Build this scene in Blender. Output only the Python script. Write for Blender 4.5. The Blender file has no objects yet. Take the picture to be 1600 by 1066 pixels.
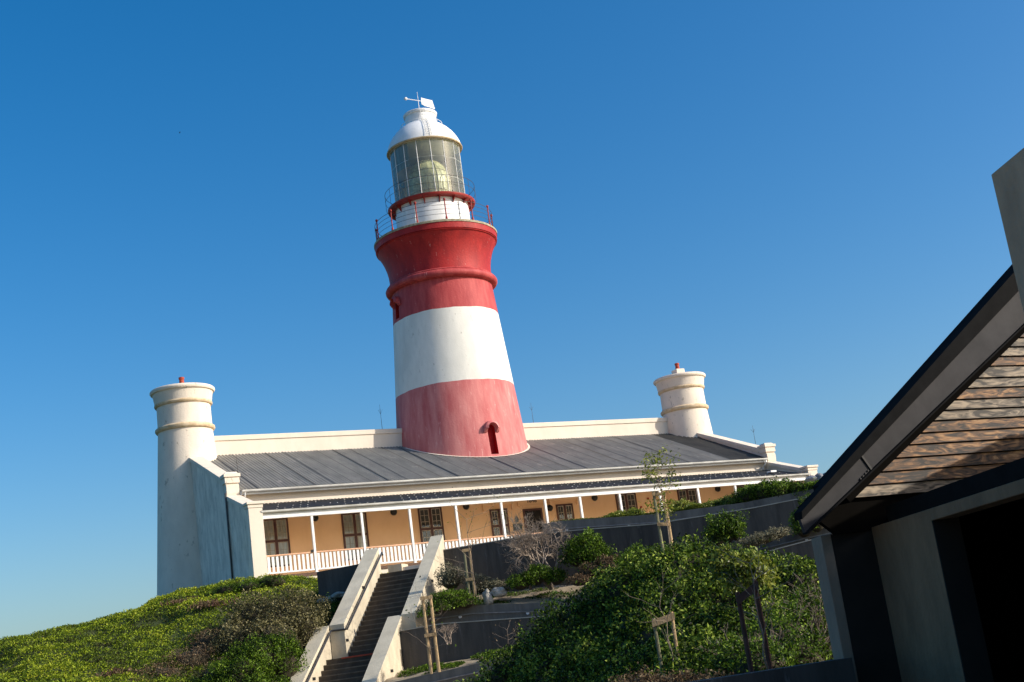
import bpy, bmesh, math, random
import numpy as np
from mathutils import Vector, Matrix, noise as mnoise
random.seed(7); RNG = np.random.default_rng(11)
S = bpy.context.scene
COL = S.collection
R = math.radians

# ------------------------------------------------------------------ camera
CAM = np.array([-34.562, -60.252, -5.574]); YAW, PITCH, ROLL, FPX = -0.498, 0.240, 0.137, 2069.0
def basis():
    f = np.array([-math.sin(YAW)*math.cos(PITCH), math.cos(YAW)*math.cos(PITCH), math.sin(PITCH)])
    rt = np.array([math.cos(YAW), math.sin(YAW), 0]); up = np.cross(rt, f)
    c, s = math.cos(ROLL), math.sin(ROLL)
    return f, c*rt - s*up, s*rt + c*up
FW, RT, UP = basis()
cam_d = bpy.data.cameras.new('camera'); cam = bpy.data.objects.new('camera', cam_d); COL.objects.link(cam)
cam_d.sensor_fit = 'HORIZONTAL'; cam_d.sensor_width = 36; cam_d.lens = 36*FPX/1600
cam_d.clip_start = 0.2; cam_d.clip_end = 12000
m = Matrix(((RT[0], UP[0], -FW[0], CAM[0]), (RT[1], UP[1], -FW[1], CAM[1]), (RT[2], UP[2], -FW[2], CAM[2]), (0, 0, 0, 1)))
cam.matrix_world = m
S.camera = cam
# ------------------------------------------------------------------ light
SUN_AZ, SUN_EL = R(50), R(27)          # azimuth measured from -Y towards +X
sdir = Vector((math.sin(SUN_AZ)*math.cos(SUN_EL), -math.cos(SUN_AZ)*math.cos(SUN_EL), math.sin(SUN_EL)))
W = bpy.data.worlds.new("World"); S.world = W; W.use_nodes = True
wn = W.node_tree.nodes; wl = W.node_tree.links
sky = wn.new('ShaderNodeTexSky'); sky.sky_type = 'NISHITA'; sky.sun_disc = False
sky.sun_elevation = SUN_EL; sky.sun_rotation = math.atan2(sdir.x, sdir.y)
sky.air_density = 1.0; sky.dust_density = 2.2; sky.ozone_density = 3.2; sky.altitude = 0
bg = wn['Background']; bg.inputs[1].default_value = 0.146
hs = wn.new('ShaderNodeHueSaturation'); hs.inputs['Saturation'].default_value = 1.42; hs.inputs['Value'].default_value = 1.0; hs.inputs['Hue'].default_value = .499
wl.new(sky.outputs[0], hs.inputs['Color']); wl.new(hs.outputs[0], bg.inputs[0])
sl = bpy.data.lights.new('sun', 'SUN'); sl.energy = 4.6; sl.angle = R(0.55); sl.color = (1.0, 0.92, 0.80)
so = bpy.data.objects.new('sun', sl); COL.objects.link(so)
so.rotation_euler = sdir.to_track_quat('Z', 'Y').to_euler(); so.location = (40, -60, 60)
S.view_settings.view_transform = 'Standard'; S.view_settings.look = 'None'
S.view_settings.exposure = 0.22; S.view_settings.gamma = 1.0
S.render.engine = 'CYCLES'; S.cycles.max_bounces = 8; S.cycles.transparent_max_bounces = 12

# ------------------------------------------------------------------ helpers
def ray(u, v): return FW + RT*(u-800)/FPX - UP*(v-533)/FPX
def at(u, v, d): return Vector(CAM + ray(u, v)*d)
def onY(u, v, Y): q = ray(u, v); return Vector(CAM + q*(Y-CAM[1])/q[1])
def onZ(u, v, Z): q = ray(u, v); return Vector(CAM + q*(Z-CAM[2])/q[2])

class MB:
    def __init__(s): s.v = []; s.f = []; s.m = []; s.sm = []
    def add(s, vs, fs, mi=0, smooth=False):
        o = len(s.v); s.v += [tuple(p) for p in vs]
        for f in fs: s.f.append(tuple(i+o for i in f)); s.m.append(mi); s.sm.append(smooth)
        return s
    def hexa(s, P, mi=0):   # 8 points: bottom 4 ccw, top 4 ccw
        return s.add(P, [(3,2,1,0),(4,5,6,7),(0,1,5,4),(1,2,6,5),(2,3,7,6),(3,0,4,7)], mi)
    def box(s, x0, y0, z0, x1, y1, z1, mi=0):
        return s.hexa([(x0,y0,z0),(x1,y0,z0),(x1,y1,z0),(x0,y1,z0),(x0,y0,z1),(x1,y0,z1),(x1,y1,z1),(x0,y1,z1)], mi)
    def obox(s, c, ax, ay, az, mi=0):
        c = Vector(c); ax = Vector(ax); ay = Vector(ay); az = Vector(az)
        return s.hexa([c-ax-ay-az, c+ax-ay-az, c+ax+ay-az, c-ax+ay-az, c-ax-ay+az, c+ax-ay+az, c+ax+ay+az, c-ax+ay+az], mi)
    def tube(s, pts, rad, n=8, mi=0, cap=True):
        pts = [Vector(p) for p in pts]
        if not hasattr(rad, '__len__'): rad = [rad]*len(pts)
        rings = []; prev = None
        for i, p in enumerate(pts):
            t = (pts[min(i+1, len(pts)-1)] - pts[max(i-1, 0)])
            if t.length < 1e-9: t = Vector((0,0,1))
            t.normalize()
            if prev is None:
                a = t.orthogonal().normalized()
            else:
                a = prev - t*prev.dot(t)
                a = a.normalized() if a.length > 1e-6 else t.orthogonal().normalized()
            prev = a; b = t.cross(a)
            rings.append([p + (a*math.cos(2*math.pi*k/n) + b*math.sin(2*math.pi*k/n))*rad[i] for k in range(n)])
        vs = [q for r_ in rings for q in r_]; fs = []
        for i in range(len(pts)-1):
            for k in range(n):
                fs.append((i*n+k, i*n+(k+1)%n, (i+1)*n+(k+1)%n, (i+1)*n+k))
        s.add(vs, fs, mi, True)
        if cap and n > 3:
            o = len(s.v)-len(vs)
            s.f.append(tuple(o+k for k in range(n))[::-1]); s.m.append(mi); s.sm.append(False)
            s.f.append(tuple(o+(len(pts)-1)*n+k for k in range(n))); s.m.append(mi); s.sm.append(False)
        return s
    def lathe(s, cx, cy, prof, n=64, mi=0, a0=0, a1=2*math.pi, smooth=True):
        full = abs(a1-a0-2*math.pi) < 1e-6; k = n if full else n+1
        vs = []; fs = []
        for z, r in prof:
            for i in range(k):
                a = a0+(a1-a0)*i/n; vs.append((cx+r*math.cos(a), cy+r*math.sin(a), z))
        for j in range(len(prof)-1):
            mj = mi[j] if hasattr(mi, '__len__') else mi
            q = []
            for i in range(n):
                i2 = (i+1) % k
                q.append((j*k+i, j*k+i2, (j+1)*k+i2, (j+1)*k+i))
            o = len(s.v) if j == 0 else o0
            if j == 0: o0 = len(s.v); s.v += vs
            for f in q: s.f.append(tuple(t+o0 for t in f)); s.m.append(mj); s.sm.append(smooth)
        return s
    def ring(s, cx, cy, z, r, t, n=64, mt=8, mi=0):
        pts = [(cx+r*math.cos(2*math.pi*i/n), cy+r*math.sin(2*math.pi*i/n), z) for i in range(n+1)]
        return s.tube(pts, t, mt, mi, cap=False)
    def prism(s, poly, axis, a, b, mi=0):  # poly 2D extruded along axis from a to b
        def P(p, t):
            return {'x': (t, p[0], p[1]), 'y': (p[0], t, p[1]), 'z': (p[0], p[1], t)}[axis]
        n = len(poly); vs = [P(p, a) for p in poly]+[P(p, b) for p in poly]
        fs = [tuple(range(n))[::-1], tuple(range(n, 2*n))]+[(i, (i+1)%n, n+(i+1)%n, n+i) for i in range(n)]
        return s.add(vs, fs, mi)
    def build(s, name, mats, parent=None, bevel=0, sharp=40):
        org = Vector((0,0,0))
        p = parent
        while p is not None: org = org + p.location; p = p.parent
        me = bpy.data.meshes.new(name)
        me.from_pydata([(x-org.x, y-org.y, z-org.z) for x, y, z in s.v], [], s.f)
        if not isinstance(mats, (list, tuple)): mats = [mats]
        for q in mats: me.materials.append(q)
        me.polygons.foreach_set('material_index', s.m); me.polygons.foreach_set('use_smooth', s.sm)
        me.update()
        bm = bmesh.new(); bm.from_mesh(me); bmesh.ops.recalc_face_normals(bm, faces=bm.faces)
        for e in bm.edges:
            if len(e.link_faces) == 2 and e.calc_face_angle(0) > R(sharp): e.smooth = False
        bm.to_mesh(me); bm.free()
        o = bpy.data.objects.new(name, me); COL.objects.link(o)
        if parent is not None: o.parent = parent
        if bevel:
            md = o.modifiers.new('bevel', 'BEVEL'); md.width = bevel; md.segments = 2; md.limit_method = 'ANGLE'; md.angle_limit = R(50)
        return o

def tag(o, label=None, cat=None, group=None, kind=None):
    if label: o['label'] = label
    if cat: o['category'] = cat
    if group: o['group'] = group
    if kind: o['kind'] = kind
    return o
def thing(name, loc, label, cat, group=None):
    o = bpy.data.objects.new(name, None); COL.objects.link(o); o.location = loc; o.empty_display_size = .2
    return tag(o, label, cat, group)

# ------------------------------------------------------------------ materials
def lin(c): return tuple(((x/255)/12.92 if x/255 <= .04045 else ((x/255+.055)/1.055)**2.4) for x in c)
def mat(name, c1, c2=None, rough=.8, scale=3.0, stretch=(1,1,1), bump=.0, bscale=25, spec=.3, contrast=(.35,.65), metal=0, speck=None, speck_scale=9, speck_amt=.62, wave=None):
    M = bpy.data.materials.new(name); M.use_nodes = True; N = M.node_tree.nodes; L = M.node_tree.links
    P = N['Principled BSDF']; P.inputs['Roughness'].default_value = rough; P.inputs['Metallic'].default_value = metal
    P.inputs['Specular IOR Level'].default_value = spec
    tc = N.new('ShaderNodeTexCoord'); mp = N.new('ShaderNodeMapping'); mp.inputs['Scale'].default_value = stretch
    L.new(tc.outputs['Object'], mp.inputs[0])
    if c2 is None: c2 = tuple(x*.85 for x in c1)
    nz = N.new('ShaderNodeTexNoise'); nz.inputs['Scale'].default_value = scale; nz.inputs['Detail'].default_value = 8; nz.inputs['Roughness'].default_value = .65
    L.new(mp.outputs[0], nz.inputs['Vector'])
    cr = N.new('ShaderNodeValToRGB'); cr.color_ramp.elements[0].position = contrast[0]; cr.color_ramp.elements[1].position = contrast[1]
    cr.color_ramp.elements[0].color = (*c2, 1); cr.color_ramp.elements[1].color = (*c1, 1)
    L.new(nz.outputs[0], cr.inputs[0]); out = cr.outputs[0]
    if speck:
        n2 = N.new('ShaderNodeTexNoise'); n2.inputs['Scale'].default_value = speck_scale; n2.inputs['Detail'].default_value = 10; n2.inputs['Roughness'].default_value = .7
        L.new(mp.outputs[0], n2.inputs['Vector'])
        c3 = N.new('ShaderNodeValToRGB'); c3.color_ramp.elements[0].position = speck_amt; c3.color_ramp.elements[1].position = speck_amt+.06
        c3.color_ramp.elements[0].color = (0,0,0,1); c3.color_ramp.elements[1].color = (1,1,1,1)
        L.new(n2.outputs[0], c3.inputs[0])
        mx = N.new('ShaderNodeMix'); mx.data_type = 'RGBA'; mx.inputs['B'].default_value = (*speck, 1)
        L.new(c3.outputs[0], mx.inputs['Factor']); L.new(out, mx.inputs['A']); out = mx.outputs['Result']
    L.new(out, P.inputs['Base Color'])
    if bump:
        bz = N.new('ShaderNodeTexNoise'); bz.inputs['Scale'].default_value = bscale; bz.inputs['Detail'].default_value = 6
        L.new(tc.outputs['Object'], bz.inputs['Vector'])
        b = N.new('ShaderNodeBump'); b.inputs['Strength'].default_value = bump; b.inputs['Distance'].default_value = .03
        L.new(bz.outputs[0], b.inputs['Height']); L.new(b.outputs[0], P.inputs['Normal'])
    return M
def leafmat(name, cols, rough=.4, spec=.5, trans=.25):
    M = bpy.data.materials.new(name); M.use_nodes = True; N = M.node_tree.nodes; L = M.node_tree.links
    P = N['Principled BSDF']; P.inputs['Roughness'].default_value = rough; P.inputs['Specular IOR Level'].default_value = spec
    a = N.new('ShaderNodeAttribute'); a.attribute_name = 'rnd'
    cr = N.new('ShaderNodeValToRGB'); e = cr.color_ramp.elements
    while len(e) < len(cols): e.new(.5)
    for i, c in enumerate(cols): e[i].position = i/(len(cols)-1); e[i].color = (*c, 1)
    L.new(a.outputs['Fac'], cr.inputs[0]); L.new(cr.outputs[0], P.inputs['Base Color'])
    T = N.new('ShaderNodeBsdfTranslucent'); L.new(cr.outputs[0], T.inputs[0])
    mx = N.new('ShaderNodeMixShader'); mx.inputs[0].default_value = trans
    L.new(P.outputs[0], mx.inputs[1]); L.new(T.outputs[0], mx.inputs[2])
    L.new(mx.outputs[0], N['Material Output'].inputs[0])
    return M

M_white = mat('white_wall_paint', (.78,.76,.69), (.64,.63,.57), .75, 1.1, (1,1,.35), .25, 14, speck=(.47,.45,.39), speck_scale=5, speck_amt=.615)
M_redtop = mat('red_wall_paint', (.42,.022,.020), (.27,.012,.014), .6, 1.6, (1,1,.3), .4, 10, speck=(.64,.30,.26), speck_scale=6, speck_amt=.635)
M_redmid = mat('weathered_red_paint', (.50,.085,.08), (.34,.034,.038), .65, 2.2, (1,1,.18), .4, 10, speck=(.60,.19,.17), speck_scale=6, speck_amt=.62)
M_redlow = mat('faded_pink_red_paint', (.63,.235,.215), (.48,.11,.11), .75, 1.6, (1,1,.2), .4, 10, speck=(.66,.31,.285), speck_scale=5.5, speck_amt=.60)
M_stone = mat('lichen_stone', (.48,.42,.30), (.22,.2,.13), .9, 6, bump=.3, bscale=30)
M_cream = mat('cream_plaster', (.80,.70,.575), (.70,.61,.50), .85, 1.4, (1,1,.5), .35, 12, speck=(.44,.38,.30), speck_scale=4, speck_amt=.60)
M_cream2 = mat('cream_wall_paint', (.76,.665,.55), (.69,.60,.49), .8, 1.0, (1,1,.5), .15, 12)
M_gable = mat('weathered_white_plaster', (.93,.80,.67), (.62,.53,.44), .9, 2.2, (1,1,.4), .35, 9, speck=(.50,.44,.37), speck_scale=3.5, speck_amt=.60)
M_ring = mat('ochre_stained_plaster', (.74,.60,.42), (.52,.38,.22), .9, 3, bump=.3, bscale=20)
M_ochre = mat('ochre_wall_paint', (.86,.56,.32), (.78,.49,.27), .8, .8, (1,1,.6), .12, 12)
M_trim = mat('white_gloss_paint', (.84,.84,.83), (.74,.74,.72), .4, 3, spec=.5)
M_rail = mat('peach_rail_paint', (.78,.46,.28), (.66,.36,.22), .6, 4)
M_brick = mat('brown_brick_edge', (.20,.12,.08), (.07,.045,.035), .9, 14, (1,1,3), .5, 30)
M_frame = mat('dark_red_brown_window_paint', (.075,.018,.012), (.045,.01,.008), .45, 5, spec=.5)
M_sash = mat('pale_sash_paint', (.48,.42,.33), (.34,.29,.22), .6, 4)
M_curtain = mat('pale_net_curtain', (.78,.75,.66), (.45,.43,.37), .9, 3, (5,1,.3), .5, 12)
M_dark = mat('dark_interior_shade', (.012,.010,.009), (.008,.007,.006), .7, 3)
M_black = mat('black_metal', (.02,.02,.021), (.013,.013,.013), .5, 6)
M_matteblack = mat('matt_black', (.010,.010,.010), (.007,.007,.007), .9, 6, spec=.05)
M_iron = mat('dark_rail_iron', (.09,.085,.08), (.06,.05,.045), .6, 6)
M_redmetal = mat('red_painted_metal', (.36,.035,.028), (.22,.022,.02), .5, 5)
M_rust = mat('rusty_gutter_band', (.60,.49,.31), (.36,.26,.14), .8, 5)
M_pot = mat('terracotta_pot', (.42,.075,.04), (.3,.05,.03), .8, 6)
M_roof = mat('grey_corrugated_steel', (.235,.228,.205), (.165,.162,.15), .6, 1.1, (1.5,.35,1), spec=.12, metal=.0, speck=(.30,.28,.25), speck_scale=1.2, speck_amt=.60)
M_roofdark = mat('charcoal_corrugated_steel', (.075,.073,.066), (.05,.049,.045), .6, 1.2, (1,.5,1), spec=.12)
M_verroof = mat('dark_corrugated_steel', (.085,.083,.08), (.045,.044,.043), .6, 5, (1,1,1), spec=.25, metal=.0, speck=(.5,.49,.45), speck_scale=7, speck_amt=.71)
M_seam = mat('roof_seam', (.02,.02,.02), None, .6)
M_gutter = mat('grey_white_gutter_paint', (.66,.65,.61), (.42,.41,.38), .5, 2.5, (.5,1,1))
M_conc = mat('pale_smooth_concrete', (.62,.54,.40), (.44,.38,.28), .85, 1.6, (1,1,.5), .25, 18, speck=(.25,.22,.16), speck_scale=4, speck_amt=.70)
M_conctop = mat('pale_concrete_coping', (.62,.555,.42), (.50,.445,.335), .88, 1.6, (1,1,1), .25, 18, speck=(.2,.18,.14), speck_scale=5, speck_amt=.68)
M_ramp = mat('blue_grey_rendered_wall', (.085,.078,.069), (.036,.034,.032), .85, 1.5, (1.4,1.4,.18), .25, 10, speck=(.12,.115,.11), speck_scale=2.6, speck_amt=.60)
M_ramplip = mat('pale_wall_coping', (.40,.38,.33), (.30,.28,.24), .8, 3)
M_step = mat('dark_timber_tread', (.095,.075,.055), (.055,.042,.03), .8, 2.0, (1,1,1), .2, 20)
M_steel = mat('dull_steel_handrail', (.34,.34,.35), (.22,.22,.23), .35, 6, metal=.8, spec=.5)
M_darksteel = mat('dark_steel_handrail', (.05,.05,.055), (.03,.03,.033), .4, 6, spec=.4)
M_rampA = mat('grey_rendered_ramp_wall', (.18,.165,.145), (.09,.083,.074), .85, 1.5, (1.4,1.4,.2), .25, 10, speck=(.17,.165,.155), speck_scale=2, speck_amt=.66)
M_nosing = mat('worn_tread_nosing', (.17,.14,.105), (.10,.08,.06), .8, 4)
M_lampw = mat('small_lamp_white', (.75,.76,.78), None, .5)
M_plaque = mat('bronze_green_plaque', (.06,.09,.08), (.03,.045,.04), .5, 8)
M_shconc = mat('grey_shelter_concrete', (.25,.155,.088), (.15,.093,.053), .95, 1.6, (1,1,.4), .5, 16, speck=(.30,.28,.25), speck_scale=2.5, speck_amt=.66)
M_steelbeam = mat('charcoal_painted_steel', (.043,.041,.042), (.028,.027,.028), .7, 2.5, spec=.12)
M_soffit = mat('black_soffit_and_shade', (.006,.0055,.005), None, 1.0, spec=.0)
M_pole = mat('timber_stake', (.50,.36,.20), (.30,.20,.10), .8, 3, (8,8,.8), .4, 20)
M_polegreen = mat('green_treated_stake', (.24,.22,.13), (.12,.12,.07), .8, 3, (8,8,.8), .4, 20)
M_twig = mat('grey_brown_twig', (.30,.235,.18), (.16,.12,.09), .9, 9)
M_deadtwig = mat('bleached_dead_twig', (.38,.31,.25), (.18,.135,.10), .9, 9)
M_litter_core = mat('leaf_litter_and_core_shade', (.055,.045,.025), (.03,.025,.015), .95, 3, bump=.8, bscale=8)  # litter colour, also used as painted shade inside the bushes
M_soil = mat('sandy_soil', (.40,.325,.22), (.22,.17,.11), .95, 1.5, bump=.6, bscale=9, speck=(.40,.35,.27), speck_scale=9, speck_amt=.60)
M_hill = mat('mossy_hill_soil', (.060,.085,.018), (.040,.045,.016), .95, 1.2, bump=.9, bscale=6)
M_rock = mat('pale_rock', (.42,.39,.34), (.26,.24,.2), .9, 2.5, bump=.8, bscale=5)
M_rockg = mat('grey_rock', (.30,.31,.33), (.17,.18,.2), .9, 2.5, bump=.8, bscale=5)
M_bark_shade = mat('dead_succulent_and_shaded_stake', (.13,.06,.045), (.06,.03,.022), .9, 5)
M_pave = mat('grey_ramp_paving', (.22,.21,.19), (.16,.15,.14), .9, 1.5, bump=.2)
L_mat = leafmat('bright_mat_leaves', [(.045,.035,.012),(.055,.075,.008),(.13,.19,.010),(.24,.31,.014),(.36,.38,.03)], .6, .2, .2)
L_olive = leafmat('olive_shrub_leaves', [(.03,.026,.010),(.075,.07,.025),(.17,.15,.055),(.33,.29,.14)], .55, .25, .2)
L_green = leafmat('green_shrub_leaves', [(.012,.022,.003),(.035,.070,.005),(.09,.16,.010),(.22,.33,.03)], .5, .15, .25)
L_hedge = leafmat('glint_and_gap_hedge_leaves', [(.008,.016,.002),(.022,.044,.004),(.06,.11,.008),(.17,.25,.020),(.40,.48,.08)], .5, .15, .25)  # near-black and bright tones paint in shaded gaps and sun glints
L_yel = leafmat('yellow_green_leaves', [(.04,.055,.006),(.12,.16,.015),(.24,.28,.03),(.34,.34,.05)], .45, .4, .3)
L_grey = leafmat('grey_green_leaves', [(.09,.085,.05),(.16,.15,.09),(.24,.22,.14),(.33,.30,.20)], .7, .2, .2)
L_dry = leafmat('dry_brown_leaves', [(.07,.04,.022),(.12,.075,.04),(.19,.13,.07),(.26,.2,.12)], .8, .2, .2)

def glassmat(name, tint=(.9,.95,.93), gl=.12, dark=False):
    M = bpy.data.materials.new(name); M.use_nodes = True; N = M.node_tree.nodes; L = M.node_tree.links
    N.remove(N['Principled BSDF'])
    T = N.new('ShaderNodeBsdfTransparent'); T.inputs[0].default_value = (*tint, 1)
    G = N.new('ShaderNodeBsdfGlossy'); G.inputs['Roughness'].default_value = .05
    fr = N.new('ShaderNodeFresnel'); fr.inputs[0].default_value = 1.5
    ad = N.new('ShaderNodeMath'); ad.operation = 'ADD'; ad.inputs[1].default_value = gl
    L.new(fr.outputs[0], ad.inputs[0])
    mx = N.new('ShaderNodeMixShader'); L.new(ad.outputs[0], mx.inputs[0]); L.new(T.outputs[0], mx.inputs[1]); L.new(G.outputs[0], mx.inputs[2])
    if dark:
        Dd = N.new('ShaderNodeBsdfDiffuse'); Dd.inputs[0].default_value = (.80,.80,.62,1); m2 = N.new('ShaderNodeMixShader'); m2.inputs[0].default_value = .10
        L.new(mx.outputs[0], m2.inputs[1]); L.new(Dd.outputs[0], m2.inputs[2]); mx = m2
    L.new(mx.outputs[0], N['Material Output'].inputs[0]); return M
M_glass = glassmat('lantern_glass', (.93,.96,.90), .04, True)
M_pane = glassmat('window_glass', (.85,.88,.88), .03)
M_lens = mat('greenish_lens_glass', (.66,.63,.38), (.30,.30,.14), .4, 3.6, (1,1,1.5), .5, 6, spec=.6)
M_lensfr = mat('brass_lens_frame', (.50,.46,.30), (.3,.26,.15), .4, 3)
M_blind = mat('grey_lantern_blind', (.30,.31,.25), (.20,.21,.17), .9, 1.5, (3,3,.4))
M_vinyl = mat('white_lantern_paint', (.86,.86,.85), (.72,.72,.70), .6, 1.5, (1,1,.4), .12, 10, speck=(.45,.36,.26), speck_scale=3, speck_amt=.73)

# timber boards: each board toned by its own height band
def boardmat():
    M = bpy.data.materials.new('weathered_timber_boards'); M.use_nodes = True; N = M.node_tree.nodes; L = M.node_tree.links
    P = N['Principled BSDF']; P.inputs['Roughness'].default_value = .75
    at_ = N.new('ShaderNodeAttribute'); at_.attribute_name = 'rnd'
    tc = N.new('ShaderNodeTexCoord'); mp = N.new('ShaderNodeMapping'); mp.inputs['Scale'].default_value = (2.4, 1, 13)
    ad = N.new('ShaderNodeVectorMath'); ad.operation = 'ADD'
    cb = N.new('ShaderNodeCombineXYZ'); mu = N.new('ShaderNodeMath'); mu.operation = 'MULTIPLY'; mu.inputs[1].default_value = 37.0
    L.new(at_.outputs['Fac'], mu.inputs[0]); L.new(mu.outputs[0], cb.inputs[0])
    L.new(tc.outputs['Object'], mp.inputs[0]); L.new(mp.outputs[0], ad.inputs[0]); L.new(cb.outputs[0], ad.inputs[1])
    nz = N.new('ShaderNodeTexNoise'); nz.inputs['Scale'].default_value = 1.0; nz.inputs['Detail'].default_value = 7; nz.inputs['Distortion'].default_value = 1.9
    L.new(ad.outputs[0], nz.inputs['Vector'])
    cr = N.new('ShaderNodeValToRGB'); e = cr.color_ramp.elements
    for i in range(3): e.new(.5)
    for i, (p, c) in enumerate([(.38,(.012,.007,.004)),(.46,(.07,.035,.015)),(.53,(.125,.060,.024)),(.60,(.26,.130,.048)),(.70,(.34,.21,.10))]):
        e[i].position = p; e[i].color = (*c, 1)
    L.new(nz.outputs[0], cr.inputs[0])
    c2 = N.new('ShaderNodeValToRGB'); e = c2.color_ramp.elements; e[0].position = .40; e[0].color = (.03,.024,.017,1); e[1].position = .64; e[1].color = (.30,.255,.19,1)
    L.new(nz.outputs[0], c2.inputs[0])
    gt = N.new('ShaderNodeMath'); gt.operation = 'GREATER_THAN'; gt.inputs[1].default_value = .56; L.new(at_.outputs['Fac'], gt.inputs[0])
    m2 = N.new('ShaderNodeMath'); m2.operation = 'MULTIPLY'; m2.inputs[1].default_value = .8; L.new(gt.outputs[0], m2.inputs[0])
    mx = N.new('ShaderNodeMix'); mx.data_type = 'RGBA'; L.new(m2.outputs[0], mx.inputs['Factor']); L.new(cr.outputs[0], mx.inputs['A']); L.new(c2.outputs[0], mx.inputs['B'])
    L.new(mx.outputs['Result'], P.inputs['Base Color'])
    b = N.new('ShaderNodeBump'); b.inputs['Strength'].default_value = .5; b.inputs['Distance'].default_value = .01; L.new(nz.outputs[0], b.inputs['Height']); L.new(b.outputs[0], P.inputs['Normal'])
    return M
M_board = boardmat()
M_pylon = mat('warm_grey_pylon_concrete', (.42,.31,.21), (.30,.22,.15), .95, 1.6, (1,1,.4), .5, 14)
M_shshaded = mat('shade_darkened_concrete', (.020,.016,.012), (.012,.010,.008), .9, 1.3)  # near-black copy of the shelter concrete, shade put into the colour
M_shlit = mat('skylit_shelter_concrete', (.30,.235,.17), (.20,.155,.115), .9, 1.3, (1,1,.4), .3, 16)  # paler copy of the same concrete, sky light put into the colour

# ------------------------------------------------------------------ leaves and branches
def leaf_mesh(name, pos, nrm, size, material, parent=None, aspect=.45, sizevar=.35, rnd=None, spread=.8):
    n = len(pos); pos = np.asarray(pos, float)
    org = Vector((0,0,0)); p = parent
    while p is not None: org = org + p.location; p = p.parent
    pos = pos - np.array(org)
    nn = np.asarray(nrm, float) + RNG.normal(0, spread, (n, 3)); nn /= np.linalg.norm(nn, axis=1)[:, None]+1e-9
    t = RNG.normal(0, 1, (n, 3)); t -= nn*(t*nn).sum(1)[:, None]; t /= np.linalg.norm(t, axis=1)[:, None]+1e-9
    b = np.cross(nn, t); L = size*(1+RNG.uniform(-sizevar, sizevar, n))[:, None]
    v = np.empty((n, 4, 3)); v[:, 0] = pos; v[:, 1] = pos+t*L*.5+b*L*aspect*.5+nn*L*.08; v[:, 2] = pos+t*L; v[:, 3] = pos+t*L*.5-b*L*aspect*.5+nn*L*.08
    me = bpy.data.meshes.new(name); me.vertices.add(n*4); me.vertices.foreach_set('co', v.reshape(-1))
    me.loops.add(n*4); me.loops.foreach_set('vertex_index', np.arange(n*4, dtype=np.int32))
    me.polygons.add(n); me.polygons.foreach_set('loop_start', np.arange(0, n*4, 4, dtype=np.int32)); me.polygons.foreach_set('loop_total', np.full(n, 4, dtype=np.int32))
    a = me.attributes.new('rnd', 'FLOAT', 'FACE')
    if rnd is None: rnd = RNG.uniform(0, 1, n)
    a.data.foreach_set('value', np.clip(rnd, 0, 1).astype(np.float32))
    me.materials.append(material); me.update(calc_edges=True); me.validate()
    o = bpy.data.objects.new(name, me); COL.objects.link(o)
    if parent is not None: o.parent = parent
    return o
def wob(p, s, seed):   # cheap smooth pseudo noise on arrays
    q = p*s+seed
    return (np.sin(q[:,0]*1.7+1.3*np.sin(q[:,1]*1.1+q[:,2]*.7))+np.sin(q[:,1]*2.1+1.7*np.sin(q[:,2]*1.3+q[:,0]*.9))+np.sin(q[:,2]*1.9+1.1*np.sin(q[:,0]*1.5)))/3
def blob_points(n, blobs, shell=.55, seed=0., rough=.22, up=True, gaps=.0):
    """blobs: (center, (rx,ry,rz)); returns points in the outer part of lumpy ellipsoids and outward normals"""
    vol = np.array([b[1][0]*b[1][1]+b[1][1]*b[1][2]+b[1][0]*b[1][2] for b in blobs]); cnt = (n*vol/vol.sum()).astype(int)
    P = []; Nn = []
    for (c, r), k in zip(blobs, cnt):
        u = RNG.normal(0, 1, (k, 3)); u /= np.linalg.norm(u, axis=1)[:, None]
        if up: u[:, 2] = np.where(u[:, 2] < -.35, -u[:, 2], u[:, 2])
        c = np.array(c); r = np.array(r)
        rad = 1-(1-shell)*RNG.power(2.2, k)[::-1]*0 - (1-shell)*(RNG.uniform(0, 1, k)**2)
        p0 = u*r; f = 1+rough*wob(p0+c, 2.3/ max(r.mean(), .4)*1.2, seed)+rough*.5*wob(p0+c, 6/max(r.mean(), .4), seed+4)
        p = c+p0*(rad*f)[:, None]
        if gaps > 0:
            kk = wob(p, 5., seed+9) > -1+gaps*2*RNG.uniform(0, 1, k); p = p[kk]; u = u[kk]
        P.append(p); Nn.append(u)
    return np.concatenate(P), np.concatenate(Nn)
def core(mb, c, r, k=.74, seed=0, n1=12, n2=8):
    vs = []; fs = []
    for j in range(n2+1):
        th = math.pi*j/n2
        for i in range(n1):
            ph = 2*math.pi*i/n1; d = Vector((math.sin(th)*math.cos(ph), math.sin(th)*math.sin(ph), math.cos(th)))
            f = k*(1+.18*mnoise.noise(d*2.1+Vector((seed, c[0], c[1]))))
            vs.append((c[0]+d.x*r[0]*f, c[1]+d.y*r[1]*f, c[2]+d.z*r[2]*f))
    for j in range(n2):
        for i in range(n1): fs.append((j*n1+i, j*n1+(i+1)%n1, (j+1)*n1+(i+1)%n1, (j+1)*n1+i))
    mb.add(vs, fs, 0, True)
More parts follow.
